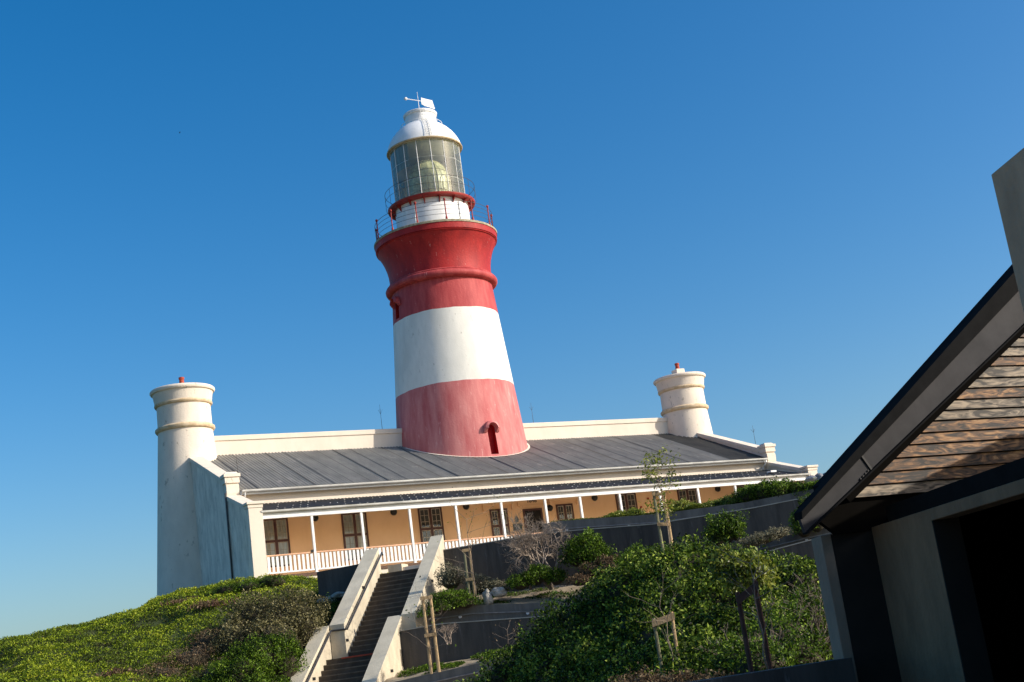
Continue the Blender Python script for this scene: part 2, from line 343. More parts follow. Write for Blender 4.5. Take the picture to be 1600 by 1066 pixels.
def grow(mb, p, d, L, r, depth, spread=.6, nkid=(2,3), tips=None, segs=3, shrink=.72, up=.1, sides=5):
    pts = [Vector(p)]; rr = [r]; d = Vector(d).normalized()
    for i in range(segs):
        d = (d+Vector((random.gauss(0,.13), random.gauss(0,.13), random.gauss(0,.13)+up*.15))).normalized()
        pts.append(pts[-1]+d*L/segs); rr.append(r*(1-.35*(i+1)/segs))
    mb.tube(pts, rr, sides, 0, cap=False)
    if depth <= 0:
        if tips is not None: tips.append((pts[-1], d.copy()))
        return
    for k in range(random.randint(*nkid)):
        s = random.random()*.45+.55; q = pts[0].lerp(pts[-1], s) if k else pts[-1]
        if k: i = min(int(s*segs), segs-1); q = pts[i].lerp(pts[i+1], s*segs-i)
        nd = (d+Vector((random.gauss(0,spread), random.gauss(0,spread), random.gauss(0,spread)*.7+up))).normalized()
        grow(mb, q, nd, L*shrink*random.uniform(.8,1.15), r*.62, depth-1, spread, nkid, tips, segs, shrink, up, max(3, sides-1))

# ================================================================== TERRAIN
AZ = R(42); D = Vector((-math.sin(AZ), -math.cos(AZ), 0)); Pv = Vector((math.cos(AZ), -math.sin(AZ), 0))
T0 = at(594, 898, 54)
T0.z = 0
def F(p, q, z): return Vector((T0.x, T0.y, 0))+Pv*p+D*q+Vector((0,0,z))
C_ = []
def cp(v, dz=0): C_.append((v[0], v[1], v[2]+dz))
for u, v, d in [(-60,1018,58),(0,1003,58),(65,992,58),(130,976,58),(190,955,58.5),(245,937,59),(330,908,60),(400,902,60),(455,905,58),
                (-60,1050,50),(60,1040,50),(160,1018,51),(240,990,52),(330,960,53),(420,935,54),(480,925,55),(-60,1100,42),(100,1090,43),(200,1070,45),(300,1040,46),
                (380,1010,48),(440,980,51),(500,960,53),(300,1110,40),(420,1100,42)]: cp(at(u, v, d), -.08)
for x, y, z in [(-45,30,-4),(-60,20,-5),(-30,25,-2.5),(-20,22,-1.6),(0,24,-1.3),(25,24,-1.3),(-25,10,-1.6),(-19,8,-1.3),(-17,2,-1.25),(-10,5,-1.3),(10,5,-1.3),(10,-5,-1.3),
                (0,-5,-1.3),(-9,-4,-1.25),(20,-8,-1.2),(22,5,-1.3),(35,0,-1.3),(-80,0,-6),(-70,-30,-7),(-60,-60,-7.3),(-34,-60,-7.2),(-30,-75,-7.3),(-20,-60,-7.25),(-5,-65,-7.3),(-28,-48,-7.2),
                (-45,-45,-7.1),(-22,-47,-7.2),(-10,-50,-7.2),(10,-50,-7),(-20,-40,-7.1),(-12,-38,-7.0),(0,-35,-6.8),(60,-40,-6),(60,20,-3),(30,50,-5),(-30,60,-7),(60,60,-6),(-80,60,-8),(-20,90,-8),(80,90,-8)]: C_.append((x, y, z))
for p, q, z in [(1,0,-2.2),(1,2.5,-3.8),(1,5,-5.3),(1,8,-7.2),(1,12,-7.4),(-2,2,-3.4),(-2.5,5,-5.0),(-3.5,8,-6.5),(-1.6,.6,-2.6),(5,1.5,-3.4),(5,4,-4.9),(5,7,-5.9),(5,10,-6.9),(12,1.5,-3.4),(12,4,-4.9),(12,7,-5.9),(12,10,-6.7),(20,2,-3.2),(20,5,-4.9),(20,9,-6),(27,2,-3),(27,8,-5.5),(1,-1.2,-1.3),(8,-3,-1.3),(18,-3,-1.3),(-4,-.6,-1.3)]: C_.append(tuple(F(p, q, z)))
C_ = np.array(C_)
def _rbf():
    n = len(C_); d = np.linalg.norm(C_[:, None, :2]-C_[None, :, :2], axis=2); A = np.zeros((n+3, n+3)); A[:n, :n] = d - .6*np.eye(n)
    A[:n, n] = 1; A[:n, n+1:] = C_[:, :2]; A[n, :n] = 1; A[n+1:, :n] = C_[:, :2].T
    b = np.zeros(n+3); b[:n] = C_[:, 2]; return np.linalg.solve(A, b)
RB = _rbf()
def terr(xy):
    xy = np.atleast_2d(xy); n = len(C_); out = np.empty(len(xy))
    for i in range(0, len(xy), 20000):
        q = xy[i:i+20000]; d = np.linalg.norm(q[:, None, :]-C_[None, :, :2], axis=2)
        out[i:i+20000] = d@RB[:n]+RB[n]+q@RB[n+1:]
    q3 = np.c_[xy, np.zeros(len(xy))]
    hm = np.clip(-((xy-np.array([T0.x, T0.y]))@np.array([Pv.x, Pv.y])+1.5)/3, 0, 1)
    return out+hm*(.16*wob(q3, .75, 2.)+.10*wob(q3, 1.9, 5.))+.07*wob(q3, 1.3, 3.)+.03*wob(q3, 4.1, 7.)
def tz(x, y): return float(terr([[x, y]])[0])

def grid_mesh(xs, ys, zf):
    X, Y = np.meshgrid(xs, ys); xy = np.c_[X.ravel(), Y.ravel()]; Z = zf(xy)
    nx, ny = len(xs), len(ys)
    v = np.c_[xy, Z]; i = np.arange(nx*ny).reshape(ny, nx)
    f = np.stack([i[:-1, :-1], i[:-1, 1:], i[1:, 1:], i[1:, :-1]], -1).reshape(-1, 4)
    return v, f
xs = np.concatenate([np.linspace(-3000,-120,8), np.linspace(-100,-62,14), np.arange(-60,30,.45), np.linspace(31,100,24), np.linspace(130,3000,8)])
ys = np.concatenate([np.linspace(-3000,-120,8), np.linspace(-100,-66,12), np.arange(-64,14,.45), np.linspace(15,100,28), np.linspace(130,3000,8)])
def zfull(xy):
    z = terr(xy); r = np.maximum(np.abs(xy[:, 0]+10), np.abs(xy[:, 1]+10)); k = np.clip((r-70)/30, 0, 1)
    return z*(1-k)+(-8.0)*k
v, f = grid_mesh(xs, ys, zfull)
me = bpy.data.meshes.new('ground'); me.from_pydata(v.tolist(), [], f.tolist()); me.materials.append(M_soil); me.materials.append(M_hill)
fc = v[f].mean(1)
T2 = np.array([T0.x, T0.y]); Dn = np.array([D.x, D.y]); Pn = np.array([Pv.x, Pv.y])
pp = (fc[:, :2]-T2)@Pn; qq = (fc[:, :2]-T2)@Dn
me.polygons.foreach_set('material_index', ((pp < -.3)).astype(np.int32)); me.polygons.foreach_set('use_smooth', [True]*len(f)); me.update()
g = bpy.data.objects.new('ground', me); COL.objects.link(g); tag(g, 'sandy ground sloping up to the lighthouse station', None, None, 'structure')

# ================================================================== LIGHTHOUSE TOWER
TX, TY = 0.0, 11.48
tw = thing('lighthouse_tower', (TX, TY, -1.2), 'tall round red and white banded lighthouse tower with glazed lantern and white dome', 'lighthouse')
def rr_(z): return 4.07-.0815*(z-6) if z < 11.1 else 3.655-.0795*(z-11.1)
NT = 128
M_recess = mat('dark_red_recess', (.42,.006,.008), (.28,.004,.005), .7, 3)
def arch_outline(w, zb, zt, k=10):
    sp = zt-w/2
    return [(-w/2, zb), (w/2, zb), (w/2, sp)]+[(w/2*math.cos(q), sp+w/2*math.sin(q)) for q in np.linspace(0, math.pi, k)[1:]]
def cut_arch(ob, ang, zb, zt, w, depth):
    a = R(ang); n = Vector((math.cos(a), math.sin(a), 0)); t = Vector((-math.sin(a), math.cos(a), 0)); r0 = rr_((zb+zt)/2)
    ol = arch_outline(w, zb, zt); k = len(ol); B = Vector((TX, TY, 0))
    mb = MB(); mb.add([B+n*(r0+1)+t*s_+Vector((0,0,z)) for s_, z in ol]+[B+n*(r0-depth)+t*s_+Vector((0,0,z)) for s_, z in ol], [tuple(range(k)), tuple(range(k, 2*k))[::-1]]+[(i, (i+1)%k, k+(i+1)%k, k+i) for i in range(k)], 1)
    c = mb.build('cutter', [M_redlow, M_recess], tw)
    md = ob.modifiers.new('cut', 'BOOLEAN'); md.operation = 'DIFFERENCE'; md.object = c; md.solver = 'EXACT'
    bpy.context.view_layer.update()
    me2 = bpy.data.meshes.new_from_object(ob.evaluated_get(bpy.context.evaluated_depsgraph_get())); ob.modifiers.clear(); ob.data = me2
    bpy.data.objects.remove(c)
def wavy(ob, zs):   # slightly uneven hand-painted band edges
    oz = tw.location.z
    for v_ in ob.data.vertices:
        for z_ in zs:
            if abs(v_.co.z+oz-z_) < .004:
                a = math.atan2(v_.co.y, v_.co.x); v_.co.z += .014*math.sin(5*a+1)+.010*math.sin(13*a)+.006*math.sin(31*a+2)
lb = MB().lathe(TX, TY, [(-1.2,.02)]+[(z, rr_(z)) for z in np.linspace(-1.2, 11.1, 20)]+[(11.1,.02)], NT).build('lower_band', [M_redlow, M_recess], tw)
cut_arch(lb, -88, 6.50, 8.28, .50, .40); wavy(lb, [11.1])
wb = MB().lathe(TX, TY, [(z, rr_(z)) for z in np.linspace(11.1, 15.69, 12)], NT).build('middle_band', M_white, tw); wavy(wb, [11.1, 15.69])
ub = MB().lathe(TX, TY, [(15.69,.02)]+[(z, rr_(z)) for z in np.linspace(15.69, 17.7, 6)]+[(17.7,.02)], NT).build('upper_band', [M_redmid, M_recess], tw)
cut_arch(ub, -178, 15.85, 17.05, .5, .35); wavy(ub, [15.69])
MB().lathe(TX, TY, [(17.62,3.14),(17.64,3.34),(17.70,3.44),(17.80,3.50),(17.92,3.51),(18.02,3.46),(18.08,3.38),(18.10,3.32),(18.14,3.34),(18.19,3.31),(18.22,3.24),(18.24,3.1)], NT).build('moulded_ring', M_redmid, tw)
fl = [(18.2,3.19),(18.5,3.185),(18.9,3.21),(19.3,3.28),(19.7,3.40),(20.0,3.52),(20.25,3.65),(20.42,3.74),(20.44,3.80),(20.47,3.82),(20.50,3.80),(20.52,3.77),(20.54,3.84),(20.90,3.86)]
MB().lathe(TX, TY, fl, NT).build('flared_head', M_redtop, tw)
MB().lathe(TX, TY, [(20.90,3.80),(20.905,3.90),(21.02,3.91),(21.05,3.88),(21.06,3.3),(21.06,0.05)], NT).build('gallery_deck', M_stone, tw)
# gallery railing
gr = MB()
for h, t in ((21.45,.012),(21.75,.012),(22.03,.012),(22.28,.015)): gr.ring(TX, TY, h, 3.72, t, 72, 5)
gro = gr.build('gallery_railing', M_iron, tw)
for k in range(13):
    a = R(-90-24+11+27.69*k); x, y = TX+3.72*math.cos(a), TY+3.72*math.sin(a)
    mb = MB(); mb.tube([(x,y,21.04),(x,y,21.2),(x,y,21.3),(x,y,22.3)], [.075,.075,.04,.038], 8)
    mb.tube([(x,y,22.28),(x,y,22.32),(x,y,22.38),(x,y,22.44),(x,y,22.47)], [.03,.07,.085,.06,.01], 8)
    mb.build('railing_post', M_redmetal, gro)
# service drum
MB().lathe(TX, TY, [(21.0,2.36),(21.15,2.37),(21.17,2.34),(23.15,2.33)], 72).build('watch_room', M_vinyl, tw)
for a in (-62, -150):
    mb = MB(); aa = R(a); c = Vector((TX+2.35*math.cos(aa), TY+2.35*math.sin(aa), 22.0)); tn = Vector((-math.sin(aa), math.cos(aa), 0)); nr = Vector((math.cos(aa), math.sin(aa), 0))
    mb.obox(c, tn*.34, nr*.035, (0,0,.85)); mb.obox(c+nr*.02+tn*.2, tn*.03, nr*.05, (0,0,.06)); mb.build('watch_room_door', M_vinyl, tw)
# catwalk
cw = MB().lathe(TX, TY, [(23.10,2.33),(23.12,2.74),(23.2,2.79),(23.27,2.79),(23.28,2.2)], 72).build('lantern_catwalk', M_redmetal, tw)
for k in range(16):
    a = R(10+22.5*k); n = Vector((math.cos(a), math.sin(a), 0)); t = Vector((-math.sin(a), math.cos(a), 0)); b = Vector((TX, TY, 0))
    mb = MB(); q = [b+n*2.33+Vector((0,0,23.12)), b+n*2.66+Vector((0,0,23.12)), b+n*2.33+Vector((0,0,22.72))]
    mb.add([x-t*.025 for x in q]+[x+t*.025 for x in q], [(0,1,2),(5,4,3),(0,3,4,1),(1,4,5,2),(2,5,3,0)]); mb.build('bracket', M_redmetal, cw)
cr_ = MB(); cr_.ring(TX, TY, 24.32, 2.86, .014, 72, 5); cr_.ring(TX, TY, 23.85, 2.86, .011, 72, 5)
for k in range(12):
    a = R(4+30*k); cr_.tube([(TX+2.77*math.cos(a), TY+2.77*math.sin(a), 23.22), (TX+2.86*math.cos(a), TY+2.86*math.sin(a), 23.3), (TX+2.86*math.cos(a), TY+2.86*math.sin(a), 24.33)], .012, 5)
cr_.build('catwalk_railing', M_iron, tw)
# lantern
MB().lathe(TX, TY, [(23.28,2.27),(23.36,2.27),(23.36,2.20)], 64).build('lantern_sill', M_vinyl, tw)
gl = MB(); NG = 16
gl.lathe(TX, TY, [(23.36,2.235),(27.0,2.235)], NG*6)
glo = gl.build('lantern_glazing', M_glass, tw)
gb = MB()
for k in range(NG):
    a = 2*math.pi*k/NG+.12; gb.tube([(TX+2.25*math.cos(a), TY+2.25*math.sin(a), 23.3), (TX+2.25*math.cos(a), TY+2.25*math.sin(a), 27.05)], .021, 6)
for z in (24.55, 25.85):
    pts = [(TX+2.25*math.cos(2*math.pi*k/NG+.12), TY+2.25*math.sin(2*math.pi*k/NG+.12), z) for k in range(NG+1)]; gb.tube(pts, .013, 5, cap=False)
gb.build('glazing_bars', M_vinyl, glo)
# blinds behind the glass: raised part-way all round the back, full height on the sunny side
bl = MB(); bl.lathe(TX, TY, [(25.45,2.12),(27.0,2.12)], 40, a0=R(20), a1=R(215)); bl.lathe(TX, TY, [(23.4,2.10),(27.0,2.10)], 10, a0=R(-4), a1=R(20))
bl.build('lantern_blind', M_blind, tw)
# lens
lp = [(23.36,1.25),(23.6,1.32),(24.0,1.40),(24.5,1.43),(25.0,1.40),(25.4,1.30),(25.8,1.12),(26.1,.86),(26.3,.55),(26.36,.05)]
ln = MB(); vs = []; NLs = 8
ln.lathe(TX, TY, lp, NLs*2, smooth=False); lno = ln.build('fresnel_lens', M_lens, tw)
lf = MB()
for k in range(NLs):
    a = 2*math.pi*k/NLs; lf.tube([(TX+(r+.02)*math.cos(a), TY+(r+.02)*math.sin(a), z) for z, r in lp], .028, 5)
    for zz, cr0 in ((24.35, .42), (24.35, .24)):
        am = a+math.pi/NLs; n = Vector((math.cos(am), math.sin(am), 0)); t = Vector((-math.sin(am), math.cos(am), 0)); c = Vector((TX, TY, zz))+n*1.39
        lf.tube([c+t*cr0*math.cos(q*math.pi/8)+Vector((0,0,cr0*1.6*math.sin(q*math.pi/8))) for q in range(17)], .018, 4, cap=False)
for i in (2, 5, 7): lf.ring(TX, TY, lp[i][0], lp[i][1]+.01, .024, 16, 5)
lf.build('lens_frame', M_lensfr, lno)
# dome
MB().lathe(TX, TY, [(27.02,2.28),(27.01,2.42),(27.06,2.45),(27.11,2.43),(27.12,2.38)], 72).build('eave_gutter', M_rust, tw)
MB().lathe(TX, TY, [(27.0,.05),(27.0,2.2),(27.14,2.40),(27.4,2.33),(27.7,2.20),(28.0,2.01),(28.3,1.76),(28.55,1.48),(28.75,1.2),(28.85,1.02)], 72).build('dome', M_vinyl, tw)
MB().lathe(TX, TY, [(28.7,1.02),(29.45,1.0),(29.47,1.08),(29.6,1.10),(29.64,1.06),(29.74,.7),(29.80,.05)], 48).build('ventilator', M_vinyl, tw)
rg = MB(); rg.ring(TX, TY, 28.83, 1.35, .015, 40, 5)
for k in range(6):
    a = k*math.pi/3; rg.tube([(TX+1.35*math.cos(a), TY+1.35*math.sin(a), 28.83), (TX+1.2*math.cos(a), TY+1.2*math.sin(a), 28.7)], .012, 4)
rg.build('dome_grab_rail', M_vinyl, tw)
ld = MB(); al = R(-90-16); tn = Vector((-math.sin(al), math.cos(al), 0))
lpts = [Vector((TX+(r+.05)*math.cos(al), TY+(r+.05)*math.sin(al), z)) for z, r in ((27.2,2.42),(27.5,2.32),(27.8,2.18),(28.1,1.97),(28.4,1.68),(28.65,1.38),(28.8,1.2),(29.5,1.1))]
for s in (-1, 1): ld.tube([p+tn*.16*s for p in lpts], .018, 5)
for i in range(9):
    p = lpts[0].lerp(lpts[6], i/8) if False else None
for i in range(14):
    s = i/13*(len(lpts)-1); j = min(int(s), len(lpts)-2); p = lpts[j].lerp(lpts[j+1], s-j); ld.tube([p-tn*.16, p+tn*.16], .014, 4)
ld.build('roof_ladder', M_gutter, tw)
# weather vane
mb = MB(); mb.tube([(TX,TY,29.75),(TX,TY,29.9),(TX,TY,31.25)], [.06,.025,.012], 6); vo = mb.build('weather_vane', M_vinyl, tw)
mb = MB(); mb.tube([(TX-.8,TY+.05,30.72),(TX+.3,TY,30.62)], .025, 6); mb.tube([(TX-.98,TY+.05,30.735),(TX-.9,TY+.05,30.73),(TX-.8,TY+.05,30.72),(TX-.72,TY+.05,30.72)], [.01,.10,.11,.02], 8); mb.build('vane_arrow', M_vinyl, vo)
mb = MB(); mb.prism([(.22,30.86),(1.0,30.72),(1.12,30.12),(.75,30.22),(.42,30.30),(.2,30.42)], 'y', TY-.03, TY+.03); mb.build('vane_tail', M_vinyl, vo)
# arched window in the lower band
def tower_window(ang, zb, zt, w, recess_mat, wall_mat, hood=True, bars=True):
    a = R(ang); n = Vector((math.cos(a), math.sin(a), 0)); t = Vector((-math.sin(a), math.cos(a), 0)); r = rr_((zb+zt)/2)
    c = Vector((TX, TY, 0))+n*(r+.03)
    slope = Vector((0,0,0))
    def pt(s, z, o=0): return Vector((TX, TY, z))+n*(rr_(z)+o)+t*s
    sp = zt-w/2
    dpt = .33; ol = arch_outline(w*.98, zb+.01, zt-.01); n_ = len(ol)
    mb = MB(); mb.add([Vector((TX, TY, z))+n*(r-dpt)+t*s_ for s_, z in ol]+[Vector((TX, TY, z))+n*(r-dpt-.03)+t*s_ for s_, z in ol], [tuple(range(n_)), tuple(range(n_, 2*n_))[::-1]]+[(i, (i+1)%n_, n_+(i+1)%n_, n_+i) for i in range(n_)])
    wo = mb.build('tower_window', recess_mat, tw)
    if hood:
        mb = MB(); k = 14
        pr = [(w/2+.06, 0), (w/2+.06, .36), (w/2+.20, .26), (w/2+.22, 0)]
        vs = []; 
        for i in range(k+1):
            q = math.pi*i/k
            for rad, o in pr: vs.append(pt(rad*math.cos(q), sp+rad*math.sin(q), o))
        fs = []
        for i in range(k):
            for j in range(3): fs.append((i*4+j, i*4+j+1, (i+1)*4+j+1, (i+1)*4+j))
        fs += [(0,1,2,3), tuple(k*4+j for j in (3,2,1,0))]; mb.add(vs, fs, 0, False)
        for s in (-1, 1): mb.hexa([pt(s*x, z, o) for z in (sp-.22, sp) for x, o in ((w/2+.06,0),(w/2+.26,0),(w/2+.24,.24 if z == sp else .05),(w/2+.06,.30 if z == sp else .05))])
        mb.build('window_hood', wall_mat, wo)
tower_window(-88, 6.50, 8.28, .50, M_recess, M_redlow, bars=False)
tower_window(-178, 15.85, 17.05, .5, M_recess, M_redmid)
# flashing collar where the tower meets the roof
def roofz(y): return 4.62+.411*(y-3.3)
mb = MB(); vs = []; n = 60
for i in range(n+1):
    a = R(190)+R(160)*i/n
    for rr0, dz in ((3.99,.05),(4.11,.036)):
        y = TY+rr0*math.sin(a); vs.append((TX+rr0*math.cos(a), y, roofz(y)+dz))
mb.add(vs, [(2*i, 2*i+1, 2*i+3, 2*i+2) for i in range(n)], 0, True); mb.build('roof_collar', M_cream, tw)

# ================================================================== STATION BUILDING
bd = thing('station_building', (0, 8, -1.2), 'long low cream station building with iron roof and columned veranda around the tower base', 'building')
YW = 3.62
# walls
mb = MB(); mb.box(-16.3, YW, -1.2, 16.3, 12.6, 4.42); mb.build('main_wall', M_ochre, bd)
mb = MB(); mb.box(-16.3, YW-.03, 3.84, 16.3, YW+.2, 4.55); mb.build('frieze', M_cream2, bd)
mb = MB(); mb.box(-16.6, -.12, -1.4, 16.6, YW, -.16); mb.build('plinth', M_cream2, bd)
mb = MB(); mb.box(-16.45, -.16, -.16, 16.45, YW, -.01, 0); mb.build('veranda_floor', [M_brick], bd)
mb = MB(); mb.box(-16.28, -.02, -.006, 16.28, YW-.01, .0); mb.build('floor_tiles', M_cream2, bd)
# corrugated roofs
def corr(x0, x1, edge, name, matl, parent, pitch=.19, amp=.026, seams=None, cuts=None):
    n = int((x1-x0)/pitch*6); mb = MB(); vs = []; N_ = len(edge)
    for i in range(n+1):
        x = x0+(x1-x0)*i/n; h = amp*math.sin(2*math.pi*(x-x0)/pitch)
        for y, z in edge: vs.append((x, y, z+h))
    fs = [(i*N_+j, (i+1)*N_+j, (i+1)*N_+j+1, i*N_+j+1) for i in range(n) for j in range(N_-1)]
    mb.add(vs, fs, 0, True)
    if seams:
        x = x0+seams
        while x < x1-.1:
            for j in range(N_-1):
                (ya, za), (yb, zb) = edge[j], edge[j+1]
                mb.add([(x-.017,ya,za+.032),(x+.017,ya,za+.032),(x+.017,yb,zb+.032),(x-.017,yb,zb+.032)], [(0,1,2,3)], 1)
            x += seams
    return mb.build(name, [matl, M_seam], parent, sharp=180)
RE = [(3.2, roofz(3.2)), (7.4, roofz(7.4)), (11.45, roofz(11.45))]
corr(-16.28, 13.75, RE, 'main_roof', M_roof, bd, seams=1.0)
mb_x = corr(13.75, 16.28, RE, 'darker_roof_sheets', M_roofdark, bd); tag(mb_x, 'darker roof sheets at the right end')  # same profile in a darker sheet colour
mb = MB(); mb.box(-16.2, 11.9, 4.42, 16.2, 12.6, 7.6); mb.build('rear_wall', M_cream2, bd)
VE = [(-.12, 3.0), (1.7, 3.46), (YW-.02, 3.93)]
vro = corr(-16.28, 16.28, VE, 'veranda_roof', M_verroof, bd, pitch=.19, amp=.032)
mb = MB()
for row in (.05, .35, .65, .95):
    y = -.05+row*3.5; z = 3.02+(y+.12)*.2495+.035; k = 0
    x = -16.28+.19*.25
    while x < 16.2:
        if random.random() < .62: mb.box(x-.022, y-.03+random.uniform(-.05,.05), z, x+.022, y+.03, z+.022)
        x += .19*2
so__ = mb.build('roof_screws', M_gutter, vro); so__['kind'] = 'stuff'
# gutters
def gutter(name, y, z, x0, x1, r):
    mb = MB(); pr = [(y+r, z+.02)]+[(y+r*math.cos(q), z+r*math.sin(q)) for q in np.linspace(0, -math.pi, 7)]+[(y-r, z+.05), (y-r-.02, z+.05)]
    mb.prism(pr[::-1], 'x', x0, x1); o = mb.build(name, M_gutter, bd); return o
gutter('main_gutter', 3.13, 4.56, -16.2, 16.15, .085)
mb = MB(); mb.box(-16.25, 3.25, 4.38, 16.25, 3.28, 4.58); mb.build('main_fascia', M_trim, bd)
mb = MB(); mb.box(-16.25, 3.28, 4.40, 16.25, YW-.03, 4.43); mb.build('main_soffit', M_cream2, bd)
gutter('veranda_gutter', -.20, 2.99, -16.35, 16.45, .075)
mb = MB(); mb.box(-16.3, -.09, 2.66, 16.3, .07, 2.93); mb.build('veranda_beam', M_trim, bd, bevel=.01)
mb = MB(); mb.prism([(.07,2.86),(YW-.03,3.74),(YW-.03,3.77),(.07,2.89)], 'x', -16.28, 16.28); mb.build('veranda_ceiling', M_trim, bd)
# downpipes
for s in (-1, 1):
    mb = MB(); x = 16.05*s; mb.tube([(x,3.13,4.48),(x,3.2,4.3),(x,3.5,4.1),(x,3.52,3.98)], .045, 8); mb.build('downpipe', M_trim, bd)
mb = MB(); mb.tube([(-17.02,3.12,4.5),(-17.02,3.12,-1.3)], .05, 8); mb.build('downpipe', M_iron, bd)
# parapet
for nm, x0, x1 in (('ridge_parapet', -16.0, -3.3), ('ridge_parapet', 3.3, 16.0)):
    mb = MB(); mb.box(x0, 11.42, 6, x1, 11.9, 8.76); po = mb.build(nm, M_cream2, bd)
    mb = MB(); mb.hexa([(x0-.02,11.36,8.76),(x1+.02,11.36,8.76),(x1+.02,11.96,8.76),(x0-.02,11.96,8.76),(x0-.02,11.36,9.04),(x1+.02,11.36,9.04),(x1+.02,11.96,9.12),(x0-.02,11.96,9.12)]); mb.build('parapet_coping', M_cream2, po, bevel=.02)
# end gables
for s in (-1, 1):
    xo, xi = 16.93*s, 16.30*s; a, b = min(xo, xi), max(xo, xi)
    mb = MB(); mb.prism([(3.28,-1.5),(12.3,-1.5),(12.3,7.9),(11.8,8.0),(10.6,7.72),(3.9,5.2),(3.28,5.2)], 'x', a, b); go = mb.build('end_gable', M_gable if s < 0 else M_cream, bd)
    if s < 0: tag(go, 'tall grey left end wall in shade')
    c0, c1 = a-.06, b+.06
    mb = MB(); mb.prism([(3.85,5.12),(10.6,7.66),(10.6,7.90),(3.85,5.36)], 'x', c0, c1); mb.build('gable_coping', M_cream, go, bevel=.015)
    mb = MB(); mb.box(a-.05, 3.2, 5.0, b+.05, 3.86, 5.30); mb.box(a-.10, 3.14, 5.30, b+.10, 3.92, 5.46)
    mb.hexa([(a-.03,3.25,5.46),(b+.03,3.25,5.46),(b+.03,3.80,5.46),(a-.03,3.80,5.46),(a+.05,3.32,5.56),(b-.05,3.32,5.56),(b-.05,3.74,5.56),(a+.05,3.74,5.56)])
    mb.box(a-.003, 3.275, 3.9, b+.003, 3.29, 5.0); mb.build('gable_kneeler', M_cream, go)
    # kneeler corbel brackets
    mb = MB(); mb.prism([(3.2,4.9),(3.28,4.9),(3.28,4.3),(3.22,4.5)], 'x', a, b); mb.build('corbel', M_cream, go)
    # veranda end wall
    mb = MB(); mb.prism([(-.2,-1.5),(3.27,-1.5),(3.27,4.22),(.35,3.30),(-.2,3.30)], 'x', a+.02*s, b-.02*s if s > 0 else b); vo_ = mb.build('veranda_end_wall', M_gable if s < 0 else M_cream, bd)
    mb = MB(); mb.prism([(.3,3.22),(3.26,4.16),(3.26,4.38),(.3,3.44)], 'x', c0, c1); mb.build('wall_coping', M_cream, vo_, bevel=.015)
    mb = MB(); mb.box(a-.02, -.24, -1.5, b+.02, -.18, 3.2); mb.box(a-.05, -.27, 3.2, b+.05, .34, 3.36); mb.box(a-.10, -.33, 3.36, b+.10, .40, 3.48); mb.build('wall_pier', M_cream2, vo_, bevel=.012)
# turrets
for s in (-1, 1):
    x, y = 16.68*s, 11.40
    def rt(z): return 1.47+(9.4-z)*.072
    pr = [(z, rt(z)) for z in np.linspace(-1.6, 9.4, 14)]
    mb = MB(); mb.lathe(x, y, pr+[(10.9,1.45)], 72); to = mb.build('round_turret', M_cream, bd)
    mb = MB(); mb.lathe(x, y, [(9.30,1.46),(9.33,1.56),(9.42,1.62),(9.52,1.61),(9.60,1.52),(9.62,1.45)], 72); mb.build('turret_ring', M_ring, to)
    mb = MB(); mb.lathe(x, y, [(10.72,1.44),(10.76,1.54),(10.84,1.58),(10.92,1.56),(10.94,1.50)], 72); mb.build('turret_ring', M_ring, to)
    mb = MB(); mb.lathe(x, y, [(10.92,1.54),(11.3,1.60),(11.48,1.64),(11.50,1.72),(11.58,1.77),(11.66,1.76),(11.72,1.70),(11.76,1.5),(11.80,.05)], 72); mb.build('turret_cap', M_cream, to)
    mb = MB()
    mb.box(x-.32, y-.32, 11.76, x+.32, y+.32, 12.28 if s > 0 else 12.0); po_ = mb.build('pot_base', M_cream, to, bevel=.02)
    zb = 12.28 if s > 0 else 12.0
    mb = MB(); mb.lathe(x, y, [(zb,.15),(zb+.30,.125),(zb+.32,.15),(zb+.43,.16),(zb+.45,.11),(zb+.2,.1)], 20); mb.build('chimney_pot', M_pot, po_)
# veranda posts and balustrade
PX = [-13.86,-11.35,-8.82,-6.30,-3.74,-1.18,.93,3.40,5.97,8.5,11.06,13.6]
for x in PX:
    mb = MB(); mb.box(x-.06, -.06, -.02, x+.06, .06, 2.66); mb.box(x-.085, -.085, -.02, x+.085, .085, .02); mb.build('veranda_post', M_trim, bd, bevel=.012)
ends = [-16.3]+PX+[16.3]
for i in range(len(ends)-1):
    a, b = ends[i], ends[i+1]
    if abs((a+b)/2) < .5: continue
    a += .07; b -= .07
    mb = MB(); mb.box(a, -.03, .10, b, .03, .17); n = int((b-a)/.197)
    for k in range(n):
        x = a+(k+.5)*(b-a)/n; w = .058
        mb.box(x-w, -.012, .17, x+w, .012, .90)
    bo = mb.build('balustrade', M_trim, bd); mb = MB(); mb.box(a, -.045, .90, b, .045, .965); mb.build('handrail', M_rail, bo, bevel=.008)
mb = MB(); mb.box(-14.05, -.08, .93, -13.93, .02, 1.05); mb.build('junction_box', M_black, bd)
